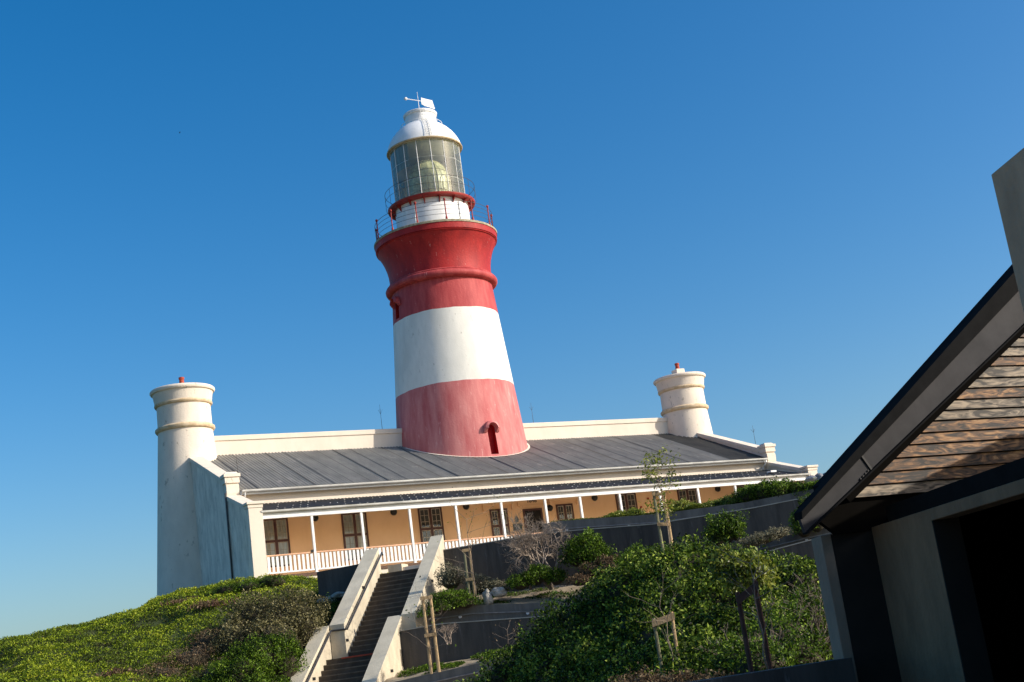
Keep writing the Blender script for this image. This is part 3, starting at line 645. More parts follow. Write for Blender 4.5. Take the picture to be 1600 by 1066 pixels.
# windows
def window(xc, zb, zt, w, curtain, rows=2, cols=2):
    y = YW; mb = MB(); h = zt-zb; fw = .085
    mid = zb+h*.53 if h > 1.9 else zb+h*.56
    x0, x1 = xc-w/2, xc+w/2
    for (a, b, c, d_) in ((x0,zb,x0+fw,zt),(x1-fw,zb,x1,zt),(x0+fw,zt-fw,x1-fw,zt),(x0+fw,zb,x1-fw,zb+fw),(xc-.07,zb+fw,xc+.07,zt-fw),(x0+fw,mid-.06,xc-.07,mid+.06),(xc+.07,mid-.06,x1-fw,mid+.06)):
        mb.box(a, y-.05, b, c, y+.05, d_)
    wo = mb.build('window', M_frame, bd)
    mb = MB(); sb = MB(); pn = MB(); cu = MB()
    for (xa, xb) in ((x0+fw, xc-.07), (xc+.07, x1-fw)):
        for (za, zc) in ((zb+fw, mid-.06), (mid+.06, zt-fw)):
            t = .04
            sb.box(xa, y-.03, za, xa+t, y+.02, zc); sb.box(xb-t, y-.03, za, xb, y+.02, zc); sb.box(xa+t, y-.03, za, xb-t, y+.02, za+t); sb.box(xa+t, y-.03, zc-t, xb-t, y+.02, zc)
            nr = 2 if zc-za < .9 else 3
            sb.box((xa+xb)/2-.012, y-.025, za+t, (xa+xb)/2+.012, y+.01, zc-t)
            for r_ in range(1, nr): z = za+(zc-za)*r_/nr; sb.box(xa+t, y-.022, z-.012, (xa+xb)/2-.012, y+.01, z+.012); sb.box((xa+xb)/2+.012, y-.022, z-.012, xb-t, y+.01, z+.012)
            pn.add([(xa+t,y-.012,za+t),(xb-t,y-.012,za+t),(xb-t,y-.012,zc-t),(xa+t,y-.012,zc-t)], [(0,1,2,3)])
            cu.add([(xa+t,y-.005,za+t),(xb-t,y-.005,za+t),(xb-t,y-.005,zc-t),(xa+t,y-.005,zc-t)], [(0,1,2,3)])
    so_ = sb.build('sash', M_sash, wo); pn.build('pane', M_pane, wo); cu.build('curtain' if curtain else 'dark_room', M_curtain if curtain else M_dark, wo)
    mb = MB(); mb.box(x0-.05, y-.10, zb-.08, x1+.05, y-.002, zb); mb.build('sill', M_ochre, wo)
for xc, cu in ((-14.55,True),(-10.37,True),(-6.12,False),(6.07,False),(10.3,False),(14.5,False)): window(xc, .75, 3.16, 1.36, cu)
for xc in (-2.1, 2.0):
    window(xc, .85, 2.80, 1.06, False)
    # hood mould with corbels over the window
    mb = MB(); mb.box(xc-.95, YW-.12, 3.0, xc+.95, YW-.002, 3.14)
    for s in (-1, 1): mb.box(xc+s*.86-.07, YW-.14, 2.72, xc+s*.86+.07, YW-.002, 3.0)
    mb.build('window_hood_mould', M_ochre, bd, bevel=.01)
# door
mb = MB(); mb.box(-.62, YW-.06, 0, -.52, YW+.05, 2.68); mb.box(.46, YW-.06, 0, .56, YW+.05, 2.68); mb.box(-.52, YW-.06, 2.58, .46, YW+.05, 2.68); do = mb.build('doorway', M_frame, bd)
mb = MB(); mb.box(-.52, YW-.02, 0, .46, YW-.004, 2.58); mb.build('open_door_shadow_panel', M_dark, do).name = 'doorway_shade_panel'  # flat dark panel paints the unlit room behind the door opening
mb = MB(); mb.box(-.9, YW-.09, 2.86, -.78, YW-.002, 3.5); mb.box(.78, YW-.09, 2.86, .9, YW-.002, 3.5); mb.box(-.78, YW-.06, 2.80, .78, YW-.002, 2.86); mb.build('door_surround', M_ochre, bd)
cu = bpy.data.curves.new('date', 'FONT'); cu.body = '1848'; cu.size = .32; cu.extrude = .01; cu.align_x = 'CENTER'
to_ = bpy.data.objects.new('tmp', cu); COL.objects.link(to_); dg = bpy.context.evaluated_depsgraph_get(); tm = bpy.data.meshes.new_from_object(to_.evaluated_get(dg)); bpy.data.objects.remove(to_)
dm = bpy.data.objects.new('date_numerals', tm); COL.objects.link(dm); tm.materials.clear(); tm.materials.append(M_frame); dm.parent = bd
dm.location = Vector((0, YW-.02, 3.02))-bd.location; dm.rotation_euler = (R(90), 0, 0)
# wall lamps, plaques
for x, z in ((-12.45,3.04),(-8.17,3.04),(-4.0,3.06),(1.06,2.64),(4.0,3.02),(8.2,3.02),(12.5,3.02)):
    mb = MB(); pts = [(x, YW-.002, z), (x, YW-.06, z), (x, YW-.13, z), (x, YW-.17, z), (x, YW-.18, z)]
    mb.tube(pts, [.17,.185,.16,.10,.02], 16); mb.build('bulkhead_lamp', M_black, bd)
mb = MB(); mb.box(-1.33, YW-.04, 1.56, -.80, YW-.002, 1.93); mb.build('plaque', M_plaque, bd)
mb = MB(); mb.prism([(-1.06+.12*math.cos(q)*(1-.25*max(0, math.sin(q))), 2.16+.17*math.sin(q)) for q in np.linspace(0, 2*math.pi, 17)[:-1]], 'y', YW-.035, YW-.002); mb.build('badge_plaque', M_plaque, bd)
for x, z in ((7.0,2.3),(7.55,2.75)):
    mb = MB(); mb.tube([(x,YW-.002,z),(x,YW-.06,z)], .06, 10); mb.build('wall_fitting', M_redmetal, bd)
# aerials / lightning rods
for u, v, Y, h in ((597,668,11.7,1.55),(833,657,11.7,1.3),(372,745,3.5,1.25),(1180,690,3.6,1.15)):
    p = onY(u, v, Y); mb = MB(); z0 = {0: p.z}[0]-.15
    mb.tube([(p.x,Y,z0),(p.x,Y,z0+h)], [.014,.006], 5)
    for k, a in enumerate((0, 2.1, 4.2)): mb.tube([(p.x,Y,z0+h*.62),(p.x+.14*math.cos(a),Y+.14*math.sin(a),z0+h*.80)], .007, 4)
    mb.build('lightning_rod', M_iron, bd)
mb = MB(); q = onY(1214,737,1.2); mb.box(14.6, 1.0, 3.42, 15.0, 1.4, 3.52); mb.build('roof_vent', M_trim, bd)

# terrace paving (flat ground in front of the building)
mb = MB(); tpts = [F(-2.6,-.05,0), F(6.4,-.05,0), F(6.4,-2.2,0), F(24,-2.2,0), F(24,-30,0), F(-2.6,-9.0,0)]
mb.add([(p.x,p.y,-1.17) for p in tpts], [tuple(range(len(tpts)))]); tag(mb.build('terrace', M_soil), 'flat terrace before the veranda', None, None, 'structure')

# ================================================================== STAIRCASE
st = thing('staircase', F(1,4,-7), 'concrete garden staircase with pale solid side walls climbing to the veranda terrace', 'staircase')
NR, RI, TR = 17, .189, .262
z0 = -1.17
mb = MB()
def stepblock(p0, p1, q0, q1, zt, zb, mi=0):
    return [F(p0,q1,zb), F(p1,q1,zb), F(p1,q0,zb), F(p0,q0,zb), F(p0,q1,zt), F(p1,q1,zt), F(p1,q0,zt), F(p0,q0,zt)]
mb.hexa(stepblock(-.02, 2.27, -1.2, .0, z0, z0-.6))
for k in range(NR-1):
    zt = z0-RI*(k+1); mb.hexa(stepblock(-.02, 2.27, k*TR, (k+1)*TR+.03, zt, zt-.5))
zl = z0-RI*NR; ql = (NR-1)*TR
mb.hexa(stepblock(-.62, 2.27, ql, ql+.75, zl, zl-.6))
for k in range(15):
    zt = zl-RI*(k+1); mb.hexa(stepblock(-.62, 1.72, ql+.75+k*TR-(.0 if k else .0), ql+.75+(k+1)*TR+.03, zt, zt-.5))
mb.build('steps', M_step, st)
# nosing strips
mb = MB()
for k in range(NR-1):
    zt = z0-RI*(k+1); mb.hexa(stepblock(.0, 2.25, (k+1)*TR-.012, (k+1)*TR+.036, zt+.006, zt-.035))
for k in range(14):
    zt = zl-RI*(k+1); mb.hexa(stepblock(-.60, 1.70, ql+.75+(k+1)*TR-.012, ql+.75+(k+1)*TR+.036, zt+.006, zt-.035))
mb.build('tread_nosings', M_nosing, st)
mb = MB()
mb.hexa(stepblock(-.0, 2.25, ql+.72, ql+.78, zl+.012, zl-.04)); mb.build('landing_nosing', M_pot, st)
SL = RI/TR
def wallpiece(name, p0, p1, q0, q1, ztop0, slope, zbot, matl, drop0=None):
    zt0, zt1 = ztop0, ztop0-slope*(q1-q0)
    mb = MB(); mb.hexa([F(p0,q1,zt1-zbot), F(p1,q1,zt1-zbot), F(p1,q0,zt0-zbot), F(p0,q0,zt0-zbot), F(p0,q1,zt1-.001), F(p1,q1,zt1-.001), F(p1,q0,zt0-.001), F(p0,q0,zt0-.001)], 0)
    o = mb.build(name, matl, st)
    t = .03; mb = MB(); e = .0
    mb.hexa([F(p0-e,q1+e,zt1), F(p1+e,q1+e,zt1), F(p1+e,q0-e,zt0), F(p0-e,q0-e,zt0), F(p0-e,q1+e,zt1+t), F(p1+e,q1+e,zt1+t), F(p1+e,q0-e,zt0+t), F(p0-e,q0-e,zt0+t)]); mb.build('wall_coping', M_conctop, o)
    return o
zw = -.12; q_end = 4.36
wallpiece('side_wall', -.60, -.02, -.22, q_end, zw, .665, 2.2, M_conc)
wallpiece('side_wall', 2.27, 2.80, -.22, q_end, zw+.12, .69, 2.6, M_conc)
zj = zw-.665*(q_end+.22)
wallpiece('side_wall', -1.18, -.62, q_end, q_end+5.2, zj, .68, 2.2, M_conc)
wallpiece('side_wall', 1.72, 2.27, q_end-.05, q_end+5.2, zj, .68, 2.6, M_conc)
# jog piece on the left
# handrail on the inner face of the left wall
hr = MB(); hp = [F(.05,-.40,zw-.26), F(.10,-.2,zw-.18)]+[F(.10, q, zw-.18-.665*(q+.22)) for q in (0, 2, q_end+.02)]+[F(-.48,q_end+.09,zj-.18)]+[F(-.52, q_end+.1+s, zj-.18-.68*s) for s in (.02, 2.5, 5.0)]
hr.tube(hp, .038, 8)
hro = hr.build('handrail', M_darksteel, st)
for q in (.5, 2, 3.5):
    z = zw-.16-.665*(q+.22); mb = MB(); mb.tube([F(-.02,q,z-.1), F(.07,q,z-.1), F(.07,q,z-.02)], .012, 5); mb.build('rail_bracket', M_steel, hro)
# recessed step lights
for p, q, z in ((-.015,2.0,-1.75),(-.015,4.2,-3.75),(-.615,6.2,-5.0),(2.805,1.9,-1.9),(2.275,6.0,-5.1)):
    mb = MB(); mb.hexa([F(p+.004+dx*.012, q+dq, z+dz) for dz in (-.05,.05) for dx, dq in ((0,-.12),(1,-.12),(1,.12),(0,.12))]); mb.build('recessed_light', M_black, st)

# ================================================================== RAMP WALLS
def polywall(name, pts, thick, zbots, matl, lip=None, parent=None, label=None, cat=None, rail=None, group=None):
    """pts: list of (p,q,ztop); wall top follows them"""
    base = F(pts[0][0], pts[0][1], zbots if not hasattr(zbots, '__len__') else zbots[0])
    root = thing(name, base, label, cat, group)
    vs = []; n = len(pts); lv = []
    for i, (p, q, z) in enumerate(pts):
        zb = zbots[i] if hasattr(zbots, '__len__') else zbots
        a = F(p, q, z); b = F(p, q-thick, z)
        vs += [(a.x,a.y,zb), (b.x,b.y,zb), (b.x,b.y,z), (a.x,a.y,z)]
    fs = []
    for i in range(n-1):
        for j in range(4): fs.append((i*4+j, i*4+(j+1)%4, (i+1)*4+(j+1)%4, (i+1)*4+j))
    fs += [(0,1,2,3), tuple((n-1)*4+j for j in (3,2,1,0))]
    MB().add(vs, fs).build('wall_face', matl, root)
    if lip:
        vs = []; e = .02
        for p, q, z in pts:
            for dq, dz in ((e,0),(e,lip),(-thick-e,lip),(-thick-e,0)):
                a = F(p, q+dq, z+dz+.001); vs.append(a)
        MB().add(vs, fs).build('coping', M_ramplip, root)
    if rail:
        dz, inset = rail; mb = MB(); mb.tube([F(p, q+.09, z-dz) for p, q, z in pts], .024, 6); ro = mb.build('handrail', M_steel, root)
        tot = pts[-1][0]-pts[0][0]; k = 1.0
        while k < tot-.5:
            pcur = pts[0][0]+k
            for i in range(n-1):
                if pts[i][0] <= pcur <= pts[i+1][0]:
                    t = (pcur-pts[i][0])/(pts[i+1][0]-pts[i][0]); z = pts[i][2]*(1-t)+pts[i+1][2]*t; q = pts[i][1]*(1-t)+pts[i+1][1]*t
                    mb = MB(); mb.tube([F(pcur, q+.001, z-dz-.05), F(pcur, q+.07, z-dz-.05)], [.05,.06], 8); mb.build('rail_bracket', M_lampw, ro); break
            k += 2.6
    return root
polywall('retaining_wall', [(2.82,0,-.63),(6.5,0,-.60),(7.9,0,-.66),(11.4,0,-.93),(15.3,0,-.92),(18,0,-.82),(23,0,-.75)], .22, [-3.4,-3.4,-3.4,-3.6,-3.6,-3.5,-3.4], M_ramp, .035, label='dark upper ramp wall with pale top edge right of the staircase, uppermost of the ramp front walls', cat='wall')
polywall('retaining_wall', [(6.5,-2.2,.0),(7.2,-2.2,.02),(11.1,-2.2,-.33),(14.8,-2.2,-.44),(18.3,-2.2,-.32),(23,-2.2,-.2)], .22, -1.6, M_rampA, None, label='grey wall with steel handrail directly below the yellow green garden bed and veranda', cat='wall', rail=(.34,0))
polywall('retaining_wall', [(-2.75,0,-.68),(-.62,0,-.62)], .22, -3.6, M_ramp, None, label='short dark wall stub left of the staircase top below the balustrade', cat='wall')
A2Q, B2Q = 3.3, 4.75
polywall('retaining_wall', [(3.2,A2Q,-3.12),(4.7,A2Q,-3.13),(8.4,A2Q,-3.52),(9.6,A2Q,-2.90),(14.3,A2Q,-2.49),(17.1,A2Q,-2.26),(22,A2Q,-2.0)], .22, -5.2, M_rampA, None, label='middle ramp back wall with handrail below the bare grey shrub', cat='wall', rail=(.30,0))
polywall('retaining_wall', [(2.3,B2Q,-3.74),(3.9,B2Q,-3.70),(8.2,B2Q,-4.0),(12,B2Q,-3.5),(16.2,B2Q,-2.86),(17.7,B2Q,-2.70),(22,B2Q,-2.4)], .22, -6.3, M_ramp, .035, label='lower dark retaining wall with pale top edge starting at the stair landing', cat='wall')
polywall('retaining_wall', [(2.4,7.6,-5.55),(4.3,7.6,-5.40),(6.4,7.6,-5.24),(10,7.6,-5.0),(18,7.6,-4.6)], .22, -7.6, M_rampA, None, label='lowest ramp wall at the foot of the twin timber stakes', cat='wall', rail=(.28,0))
# ramp floors and planted beds
def sheet(name, quad, matl, label, kind='structure', n=14, amp=.05):
    mb = MB(); (a, b, c, d_) = [Vector(q) for q in quad]; vs = []; 
    for j in range(n+1):
        for i in range(n*3+1):
            s, t = i/(n*3), j/n; p = a.lerp(b, s).lerp(d_.lerp(c, s), t); vs.append((p.x, p.y, p.z+amp*mnoise.noise(p*1.3)*2))
    w = n*3+1
    mb.add(vs, [(j*w+i, j*w+i+1, (j+1)*w+i+1, (j+1)*w+i) for j in range(n) for i in range(n*3)], 0, True); return tag(mb.build(name, matl), label, None, None, kind)
sheet('path', (F(2.8,-.22,-1.25), F(23,-.22,-1.6), F(23,-2.2,-1.6), F(2.8,-2.2,-1.25)), M_pave, 'upper ramp path', amp=0)
sheet('path', (F(2.3,B2Q-.22,-4.4), F(22,B2Q-.22,-3.4), F(22,A2Q,-3.4), F(2.3,A2Q,-4.4)), M_pave, 'lower ramp path', amp=0)
def bed(front, back, q0, q1, matl, label, dzf=.02, amp=.05, n=10):
    # front/back: lists of (p, z); q0 back line, q1 front line
    ps = np.linspace(front[0][0], front[-1][0], 60); zf = np.interp(ps, [a for a, _ in front], [b for _, b in front])+dzf; zb_ = np.interp(ps, [a for a, _ in back], [b for _, b in back])
    vs = []
    for j in range(n+1):
        t = j/n
        for k, p in enumerate(ps):
            q = F(p, q0+(q1-q0)*t, zb_[k]*(1-t)+zf[k]*t); q.z += amp*2*mnoise.noise(q*1.3)*math.sin(math.pi*min(t, .999))+amp*.4*mnoise.noise(q*5); vs.append(q)
    for k, p in enumerate(ps): vs.append(F(p, q1, zf[k]-.8))
    mb = MB(); mb.add(vs, [(j*60+i, j*60+i+1, (j+1)*60+i+1, (j+1)*60+i) for j in range(n+1) for i in range(59)], 0, True); return tag(mb.build('planting_bed', matl), label, None, None, 'structure')
A2T = [(2.75,-3.12),(4.7,-3.13),(8.4,-3.52),(9.6,-2.90),(14.3,-2.49),(17.1,-2.26),(22,-2.0)]
bed(A2T, [(2.75,-2.75),(8,-2.75),(22,-1.9)], .0, A2Q-.2, M_soil, 'sandy bed between the ramps', amp=.06)
bed([(2.3,-5.55),(4.3,-5.40),(6.4,-5.24),(10,-5.0),(18,-4.6)], [(2.3,-5.1),(10,-4.9),(18,-4.3)], B2Q, 7.4, M_soil, 'sandy bed below the lower ramp', amp=.06)
bed([(6.5,.0),(7.2,.02),(11.1,-.33),(14.8,-.44),(18.3,-.32),(23,-.2)], [(6.5,-.35),(23,-.15)], -8, -2.4, M_soil, 'garden bed below the veranda', amp=.05)
sheet('planting_bed', (F(-4.8,7.6,-6.2), F(-1.2,7.6,-6.3), F(-1.2,.2,-2.7), F(-4.2,.2,-2.6)), M_litter_core, 'dark bed left of the stairs', amp=.1)
# small pier and low wall at the stair head
mb = MB(); p = onZ(608, 896, -1.17)
q0 = (Vector((p.x,p.y,0))-Vector((T0.x,T0.y,0))); pq = (q0.dot(Pv), q0.dot(D))
lw = thing('low_wall', (p.x, p.y, -1.2), 'low cream wall with small end pier at the head of the stairs', 'wall')
MB().hexa(stepblock(pq[0]-.1, pq[0]+.5, pq[1]-1.0, pq[1]-.2, -.84, -1.2)).build('end_pier', M_conc, lw)
MB().hexa(stepblock(pq[0]+.5, pq[0]+3.2, pq[1]-.9, pq[1]-.3, -.98, -1.2)).build('wall_body', M_cream, lw)

# ================================================================== SHELTER (right foreground)
GY = -48.75
shp = onY(1362, 824, GY)
sh = thing('shelter', (shp.x, shp.y, -7.2), 'near concrete shelter with steep charcoal steel barge board and weathered timber gable boards', 'shelter')
# barge line in plane y=GY-.3
BY = GY-.62
A_ = onY(1255, 832, BY); B_ = onY(1582, 432, BY)
def bl_(u, v): return onY(u, v, BY)
up_ = Vector((B_.x-A_.x, 0, B_.z-A_.z))
a_top = bl_(1250, 806); b_top = bl_(1583, 430); dtop = (b_top-a_top)
ext = 1.0
def lineat(a, b, s): return a+(b-a)*s
def band(a0, b0, a1, b1, y0, y1, name, matl, parent, s1=1.25):
    # a0->b0 upper edge, a1->b1 lower edge, extruded in y
    q = [a0, lineat(a0, b0, s1), lineat(a1, b1, s1), a1]
    mb = MB(); mb.prism([(v_.x, v_.z) for v_ in q], 'y', y0, y1); return mb.build(name, matl, parent)
u0, w0 = bl_(1250,800), bl_(1583,425)       # top of flashing lip
u1, w1 = bl_(1251,812), bl_(1583,462)       # top of grey web
u2, w2 = bl_(1258,832), bl_(1600,505)       # bottom of grey web
band(u0, w0, u1, w1, BY-.03, BY+.1, 'roof_flashing', M_matteblack, sh)
bo_ = band(u1, w1, u2, w2, BY, BY+.04, 'barge_board', M_steelbeam, sh)
# bottom flange
dn = Vector((0,0,-.02)); band(u2, w2, u2+dn, w2+dn, BY-.05, BY+.04, 'bottom_flange', M_matteblack, bo_)
# splice plate on the beam
s0 = bl_(1362,700)
mb = MB(); c = bl_(1352,722); ax = (w1-u1).normalized(); az = Vector((-ax.z,0,ax.x)); mb.obox(Vector((c.x,BY-.005,c.z)), ax*.012, Vector((0,.012,0)), az*.11); 
for i in range(4):
    for j in (-1,1):
        pp_ = Vector((c.x,BY-.004,c.z))-ax*(.05+.05*i)+az*(.085*j); mb.tube([pp_+Vector((0,.004,0)), pp_-Vector((0,.014,0))], .010, 6)
mb.build('splice_plate', M_black, bo_)
# roof slab going back, and soffit
ra, rb_ = lineat(u0,w0,.17), lineat(u0,w0,1.6); rs = [(ra.x, ra.z-.14), (rb_.x, rb_.z-.14), (rb_.x, rb_.z-.24), (ra.x, ra.z-.24)]
mb = MB(); mb.prism(rs, 'y', BY+.1, GY-.1); mb.build('roof', M_matteblack, sh)
ov = lineat(u2, w2, 1.5)
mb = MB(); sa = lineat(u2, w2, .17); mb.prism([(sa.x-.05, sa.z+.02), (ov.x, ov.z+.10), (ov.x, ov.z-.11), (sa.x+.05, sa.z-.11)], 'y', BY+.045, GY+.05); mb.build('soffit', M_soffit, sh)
# gable boards
gt0, gt1 = u2+Vector((-.05,0,.0)), lineat(u2, w2, 1.5)+Vector((-.05,0,.0))
sl_ = (gt1.z-gt0.z)/(gt1.x-gt0.x)
mb = MB(); zb = -4.24; bh = .1335; k = 0; rv = []
rb = random.Random(5)
while zb < gt1.z:
    xs_ = gt0.x+(zb-gt0.z)/sl_; xs2 = gt0.x+(zb+bh-gt0.z)/sl_
    x1 = gt1.x; segs = [max(xs_, gt0.x-.1)]
    t = rb.random()
    mb.hexa([(xs_,GY-.036,zb),(x1,GY-.036,zb),(x1,GY+.02,zb),(xs_,GY+.02,zb),(xs2,GY-.010,zb+bh-.011),(x1,GY-.010,zb+bh-.011),(x1,GY+.02,zb+bh-.011),(xs2,GY+.02,zb+bh-.011)])
    rv += [t]*6; zb += bh; k += 1; bh = .1335*rb.uniform(.88, 1.12)
# tone per board: greyer boards near the top, browner below
bo2 = mb.build('timber_gable_boards', M_board, sh)
mb = MB(); mb.prism([(lineat(gt0,gt1,.10).x, lineat(gt0,gt1,.10).z), (gt1.x, gt1.z), (gt1.x, -4.62), (shp.x-.50, -4.62)], 'y', GY+.021, GY+.08); mb.build('gable_shade_backing', M_soffit, sh)  # black strip left open below the boards stands for shade there
tone = {0:.2,1:.3,2:.1,3:.4,4:.5,5:.25,6:.35,7:.15,8:.45,9:.05,10:.3}
att = bo2.data.attributes.new('rnd', 'FLOAT', 'FACE')
nb = len(rv)//6; tv = []
greys = {0,6,7,9,10,12,13,15,17,18}
for i in range(nb):
    t = rb.random()*.5+(.58 if i in greys else 0); t = min(t, .98) if i in greys else min(t, .55); tv += [t]*6
att.data.foreach_set('value', tv)
# concrete walls: heading 21 degrees
hd = R(21); U_ = Vector((math.sin(hd), math.cos(hd), 0)); Nn = Vector((-math.cos(hd), math.sin(hd), 0))
E0 = Vector((shp.x, shp.y, 0)); zt = shp.z
def G(a, b, z): return E0 - U_*a + Nn*b + Vector((0,0,z))   # a: towards camera, b: towards left
def wbox(a0, a1, b0, b1, z0_, z1_): return [G(a0,b1,z0_), G(a1,b1,z0_), G(a1,b0,z0_), G(a0,b0,z0_), G(a0,b1,z1_), G(a1,b1,z1_), G(a1,b0,z1_), G(a0,b0,z1_)]
def onWall(u, v, b=0):   # pixel onto the wall's visible face -> (a, z)
    r_ = Vector(ray(u, v)); C = Vector(CAM); o = E0+Nn*b; t = (o-C).dot(Nn)/r_.dot(Nn); X = C+r_*t; return (-(X-E0).dot(U_), X.z)
a_op, z_op = onWall(1455, 814)
a_l2, z_l2 = onWall(1600, 778)
mb = MB(); mb.hexa(wbox(-.02, a_op, -.28, 0, -7.4, zt)); mb.build('concrete_pier', M_shconc, sh, bevel=.008)
mb = MB(); mb.hexa(wbox(a_op, 9.5, -.28, 0, z_op, zt)); mb.build('lintel', M_shconc, sh, bevel=.008)
mb = MB(); mb.hexa(wbox(-.3, -.02, -.28, .478, -7.4, zt-.02)); mb.build('shaded_wall_end', M_shshaded, sh)
mb = MB(); mb.hexa(wbox(-.36, -.02, .48, .60, -7.4, zt-.02)); mb.build('skylit_wall_end', M_shlit, sh, bevel=.008)  # same wall end, its sky-lit side split off in the paler copy
mb = MB(); mb.hexa(wbox(.5, 9.5, -.26, -.004, zt+.002, zt+.17)); mb.build('shadow_band_strip', M_matteblack, sh)  # added black strip standing for the shadow band above the lintel
mb = MB(); mb.hexa(wbox(8.2, 9.5, -.28, 0, -7.4, z_op)); mb.build('concrete_pier', M_shconc, sh)
# inner walls closing the dark room
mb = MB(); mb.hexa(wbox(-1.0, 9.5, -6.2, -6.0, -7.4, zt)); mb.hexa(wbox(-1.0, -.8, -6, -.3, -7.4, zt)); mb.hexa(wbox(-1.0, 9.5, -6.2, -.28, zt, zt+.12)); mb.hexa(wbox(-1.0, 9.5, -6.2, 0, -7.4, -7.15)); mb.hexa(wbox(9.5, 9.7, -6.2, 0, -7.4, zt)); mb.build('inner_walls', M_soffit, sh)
mb = MB(); mb.hexa(wbox(a_op+.001, a_op+.02, -.285, -.004, -7.3, z_op-.002)); mb.build('jamb_shade_skin', M_shshaded, sh)  # thin added skin painting the reveal of the opening as shade
# tall pylon standing on the wall line
a_p, z_p = onWall(1548, 273, .02)
mb = MB(); mb.hexa(wbox(a_p, a_p+1.6, -.45, .02, zt+.1, z_p)); mb.build('pylon', M_pylon, sh, bevel=.01)
print('shelter', a_op, z_op, a_p, z_p, zt, (G(a_p,0,0)))
# added unseen slab outside the picture, there to shadow the gable boards
mb = MB(); cz = -2.52
cpl = [(-23.9,-53.3),(-21.6,-51.7),(-19.7,-50.4),(-15,-50.4),(-15,-58),(-23.0,-58)]
mb.prism(cpl, 'z', cz, cz+.18); mb.build('shadow_slab', M_steelbeam, sh)
# low wall in front of the hedge
lw2 = MB(); lz = -5.95
p1 = onZ(1337, 1030, lz); xw = shp.x
lw2.box(-34.0, GY-.02, -7.4, G(0,.68,0).x-.02, GY+.28, lz); o = lw2.build('garden_wall', M_ramp); tag(o, 'low dark garden wall running left from the shelter at the bottom edge', 'wall')
print('lowwall px check', p1)

# ================================================================== VEGETATION
PXM = FPX
def blobs_px(lst):   # (u, v_top, depth, rx_m, rz_m): top of the blob at the given image height
    out = []
    for u, v, d, rx, rz in lst:
        c = at(u, v, d)-Vector((0,0,rz)); out.append(((c.x, c.y, c.z), (rx, rx, rz)))
    return out
def shrub(name, blobs, n, size, leafm, label, cat='shrub', group=None, twigs=0, twigm=None, aspect=.45, gaps=.25, shell=.5, coref=.72, seed=1., spread=1.2, corem=None, trunk_len=.6, leafname='foliage', rough=.34, shoots=1.0):
    cx = np.mean([b[0][0] for b in blobs]); cy = np.mean([b[0][1] for b in blobs]); cz = min(b[0][2]-b[1][2] for b in blobs)
    root = thing(name, (cx, cy, cz), label, cat, group)
    P, Nn = blob_points(n, blobs, shell, seed, rough, True, gaps)
    # tone varies in clumps plus a random part
    rnd = .45+.22*wob(P, 2.2, seed+2)+.16*wob(P, 7.0, seed+5)+RNG.normal(0, .30, len(P))
    # upright shoots with leaves along them break the outline
    sp, sr = [], []
    for (c, r) in blobs:
        for _ in range(int(shoots*(r[0]*r[2])*14)+3):
            u = RNG.normal(0, 1, 3); u[2] = abs(u[2])*.9+.1; u /= np.linalg.norm(u); b = np.array(c)+u*np.array(r)*RNG.uniform(.8, 1.05)
            dd = u*.5+np.array([0, 0, .8])+RNG.normal(0, .25, 3); dd /= np.linalg.norm(dd); L_ = RNG.uniform(.12, .42)*max(.5, min(1, r[2])); k = max(4, int(L_/size*3)); t = RNG.uniform(0, 1, k)
            sp.append(b+np.outer(t*L_, dd)+RNG.normal(0, size*.35, (k, 3))); sr.append(np.full(k, RNG.uniform(.3, .95)))
    sp = np.concatenate(sp); P = np.concatenate([P, sp]); Nn = np.concatenate([Nn, np.tile([0,0,1.], (len(sp), 1))]); rnd = np.concatenate([rnd, np.concatenate(sr)+RNG.normal(0, .12, len(sp))])
    leaf_mesh(leafname, P, Nn, size, leafm, root, aspect, rnd=rnd, spread=spread)
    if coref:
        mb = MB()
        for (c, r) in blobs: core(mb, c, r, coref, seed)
        mb.build('shade_core', corem or M_litter_core, root, sharp=180)  # solid dark core painting the shade inside the bush
    if twigs:
        mb = MB()
        for _ in range(twigs):
            c, r = blobs[random.randrange(len(blobs))]
            b = Vector((c[0]+random.uniform(-.5,.5)*r[0], c[1]+random.uniform(-.5,.5)*r[1], c[2]-r[2]*.3))
            d = Vector((random.gauss(0,.6), random.gauss(0,.6), 1))
            grow(mb, b, d, r[2]*trunk_len, .016, 3, .55, (2,3), None, 3, .75, .1, 4)
        mb.build('twigs', twigm or M_twig, root, sharp=180)
    return root

# ---- mat of low green plants over the left hill
n = 330000
hdg = np.radians(28.5)+np.arctan((RNG.uniform(-110, 640, n)-800)/FPX)*1.0; dist = np.sqrt(RNG.uniform(33**2, 68**2, n))
x = CAM[0]+dist*np.sin(hdg); y = CAM[1]+dist*np.cos(hdg)
pp = (np.c_[x, y]-T2)@Pn; qq = (np.c_[x, y]-T2)@Dn
keep = ((pp < -1.3) | (qq < -3)) & (qq > -9.5+0*x) & ~((x > -17.0) & (y > -1.2)); x = x[keep]; y = y[keep]
z = terr(np.c_[x, y]); q3 = np.c_[x, y, z]
tuft = wob(q3, 3.1, 5.)*.5+wob(q3, 7.3, 2.)*.35+wob(q3, 1.1, 8.)*.4
hh = np.clip(.01+.17*(tuft+.40), 0, .34)*RNG.uniform(.3, 1, len(x))
P_ = np.c_[x, y, z+hh]; rnd = np.clip(.50+.50*tuft+.30*wob(q3, .55, 1.)+RNG.normal(0, .20, len(x)), 0, 1)
gc = leaf_mesh('ground_cover', P_, np.tile([0,0,1.0], (len(x),1)), .085, L_mat, None, .5, rnd=rnd, spread=1.3)
tag(gc, 'dense bright green mat of low plants over the left hillside', None, None, 'stuff')

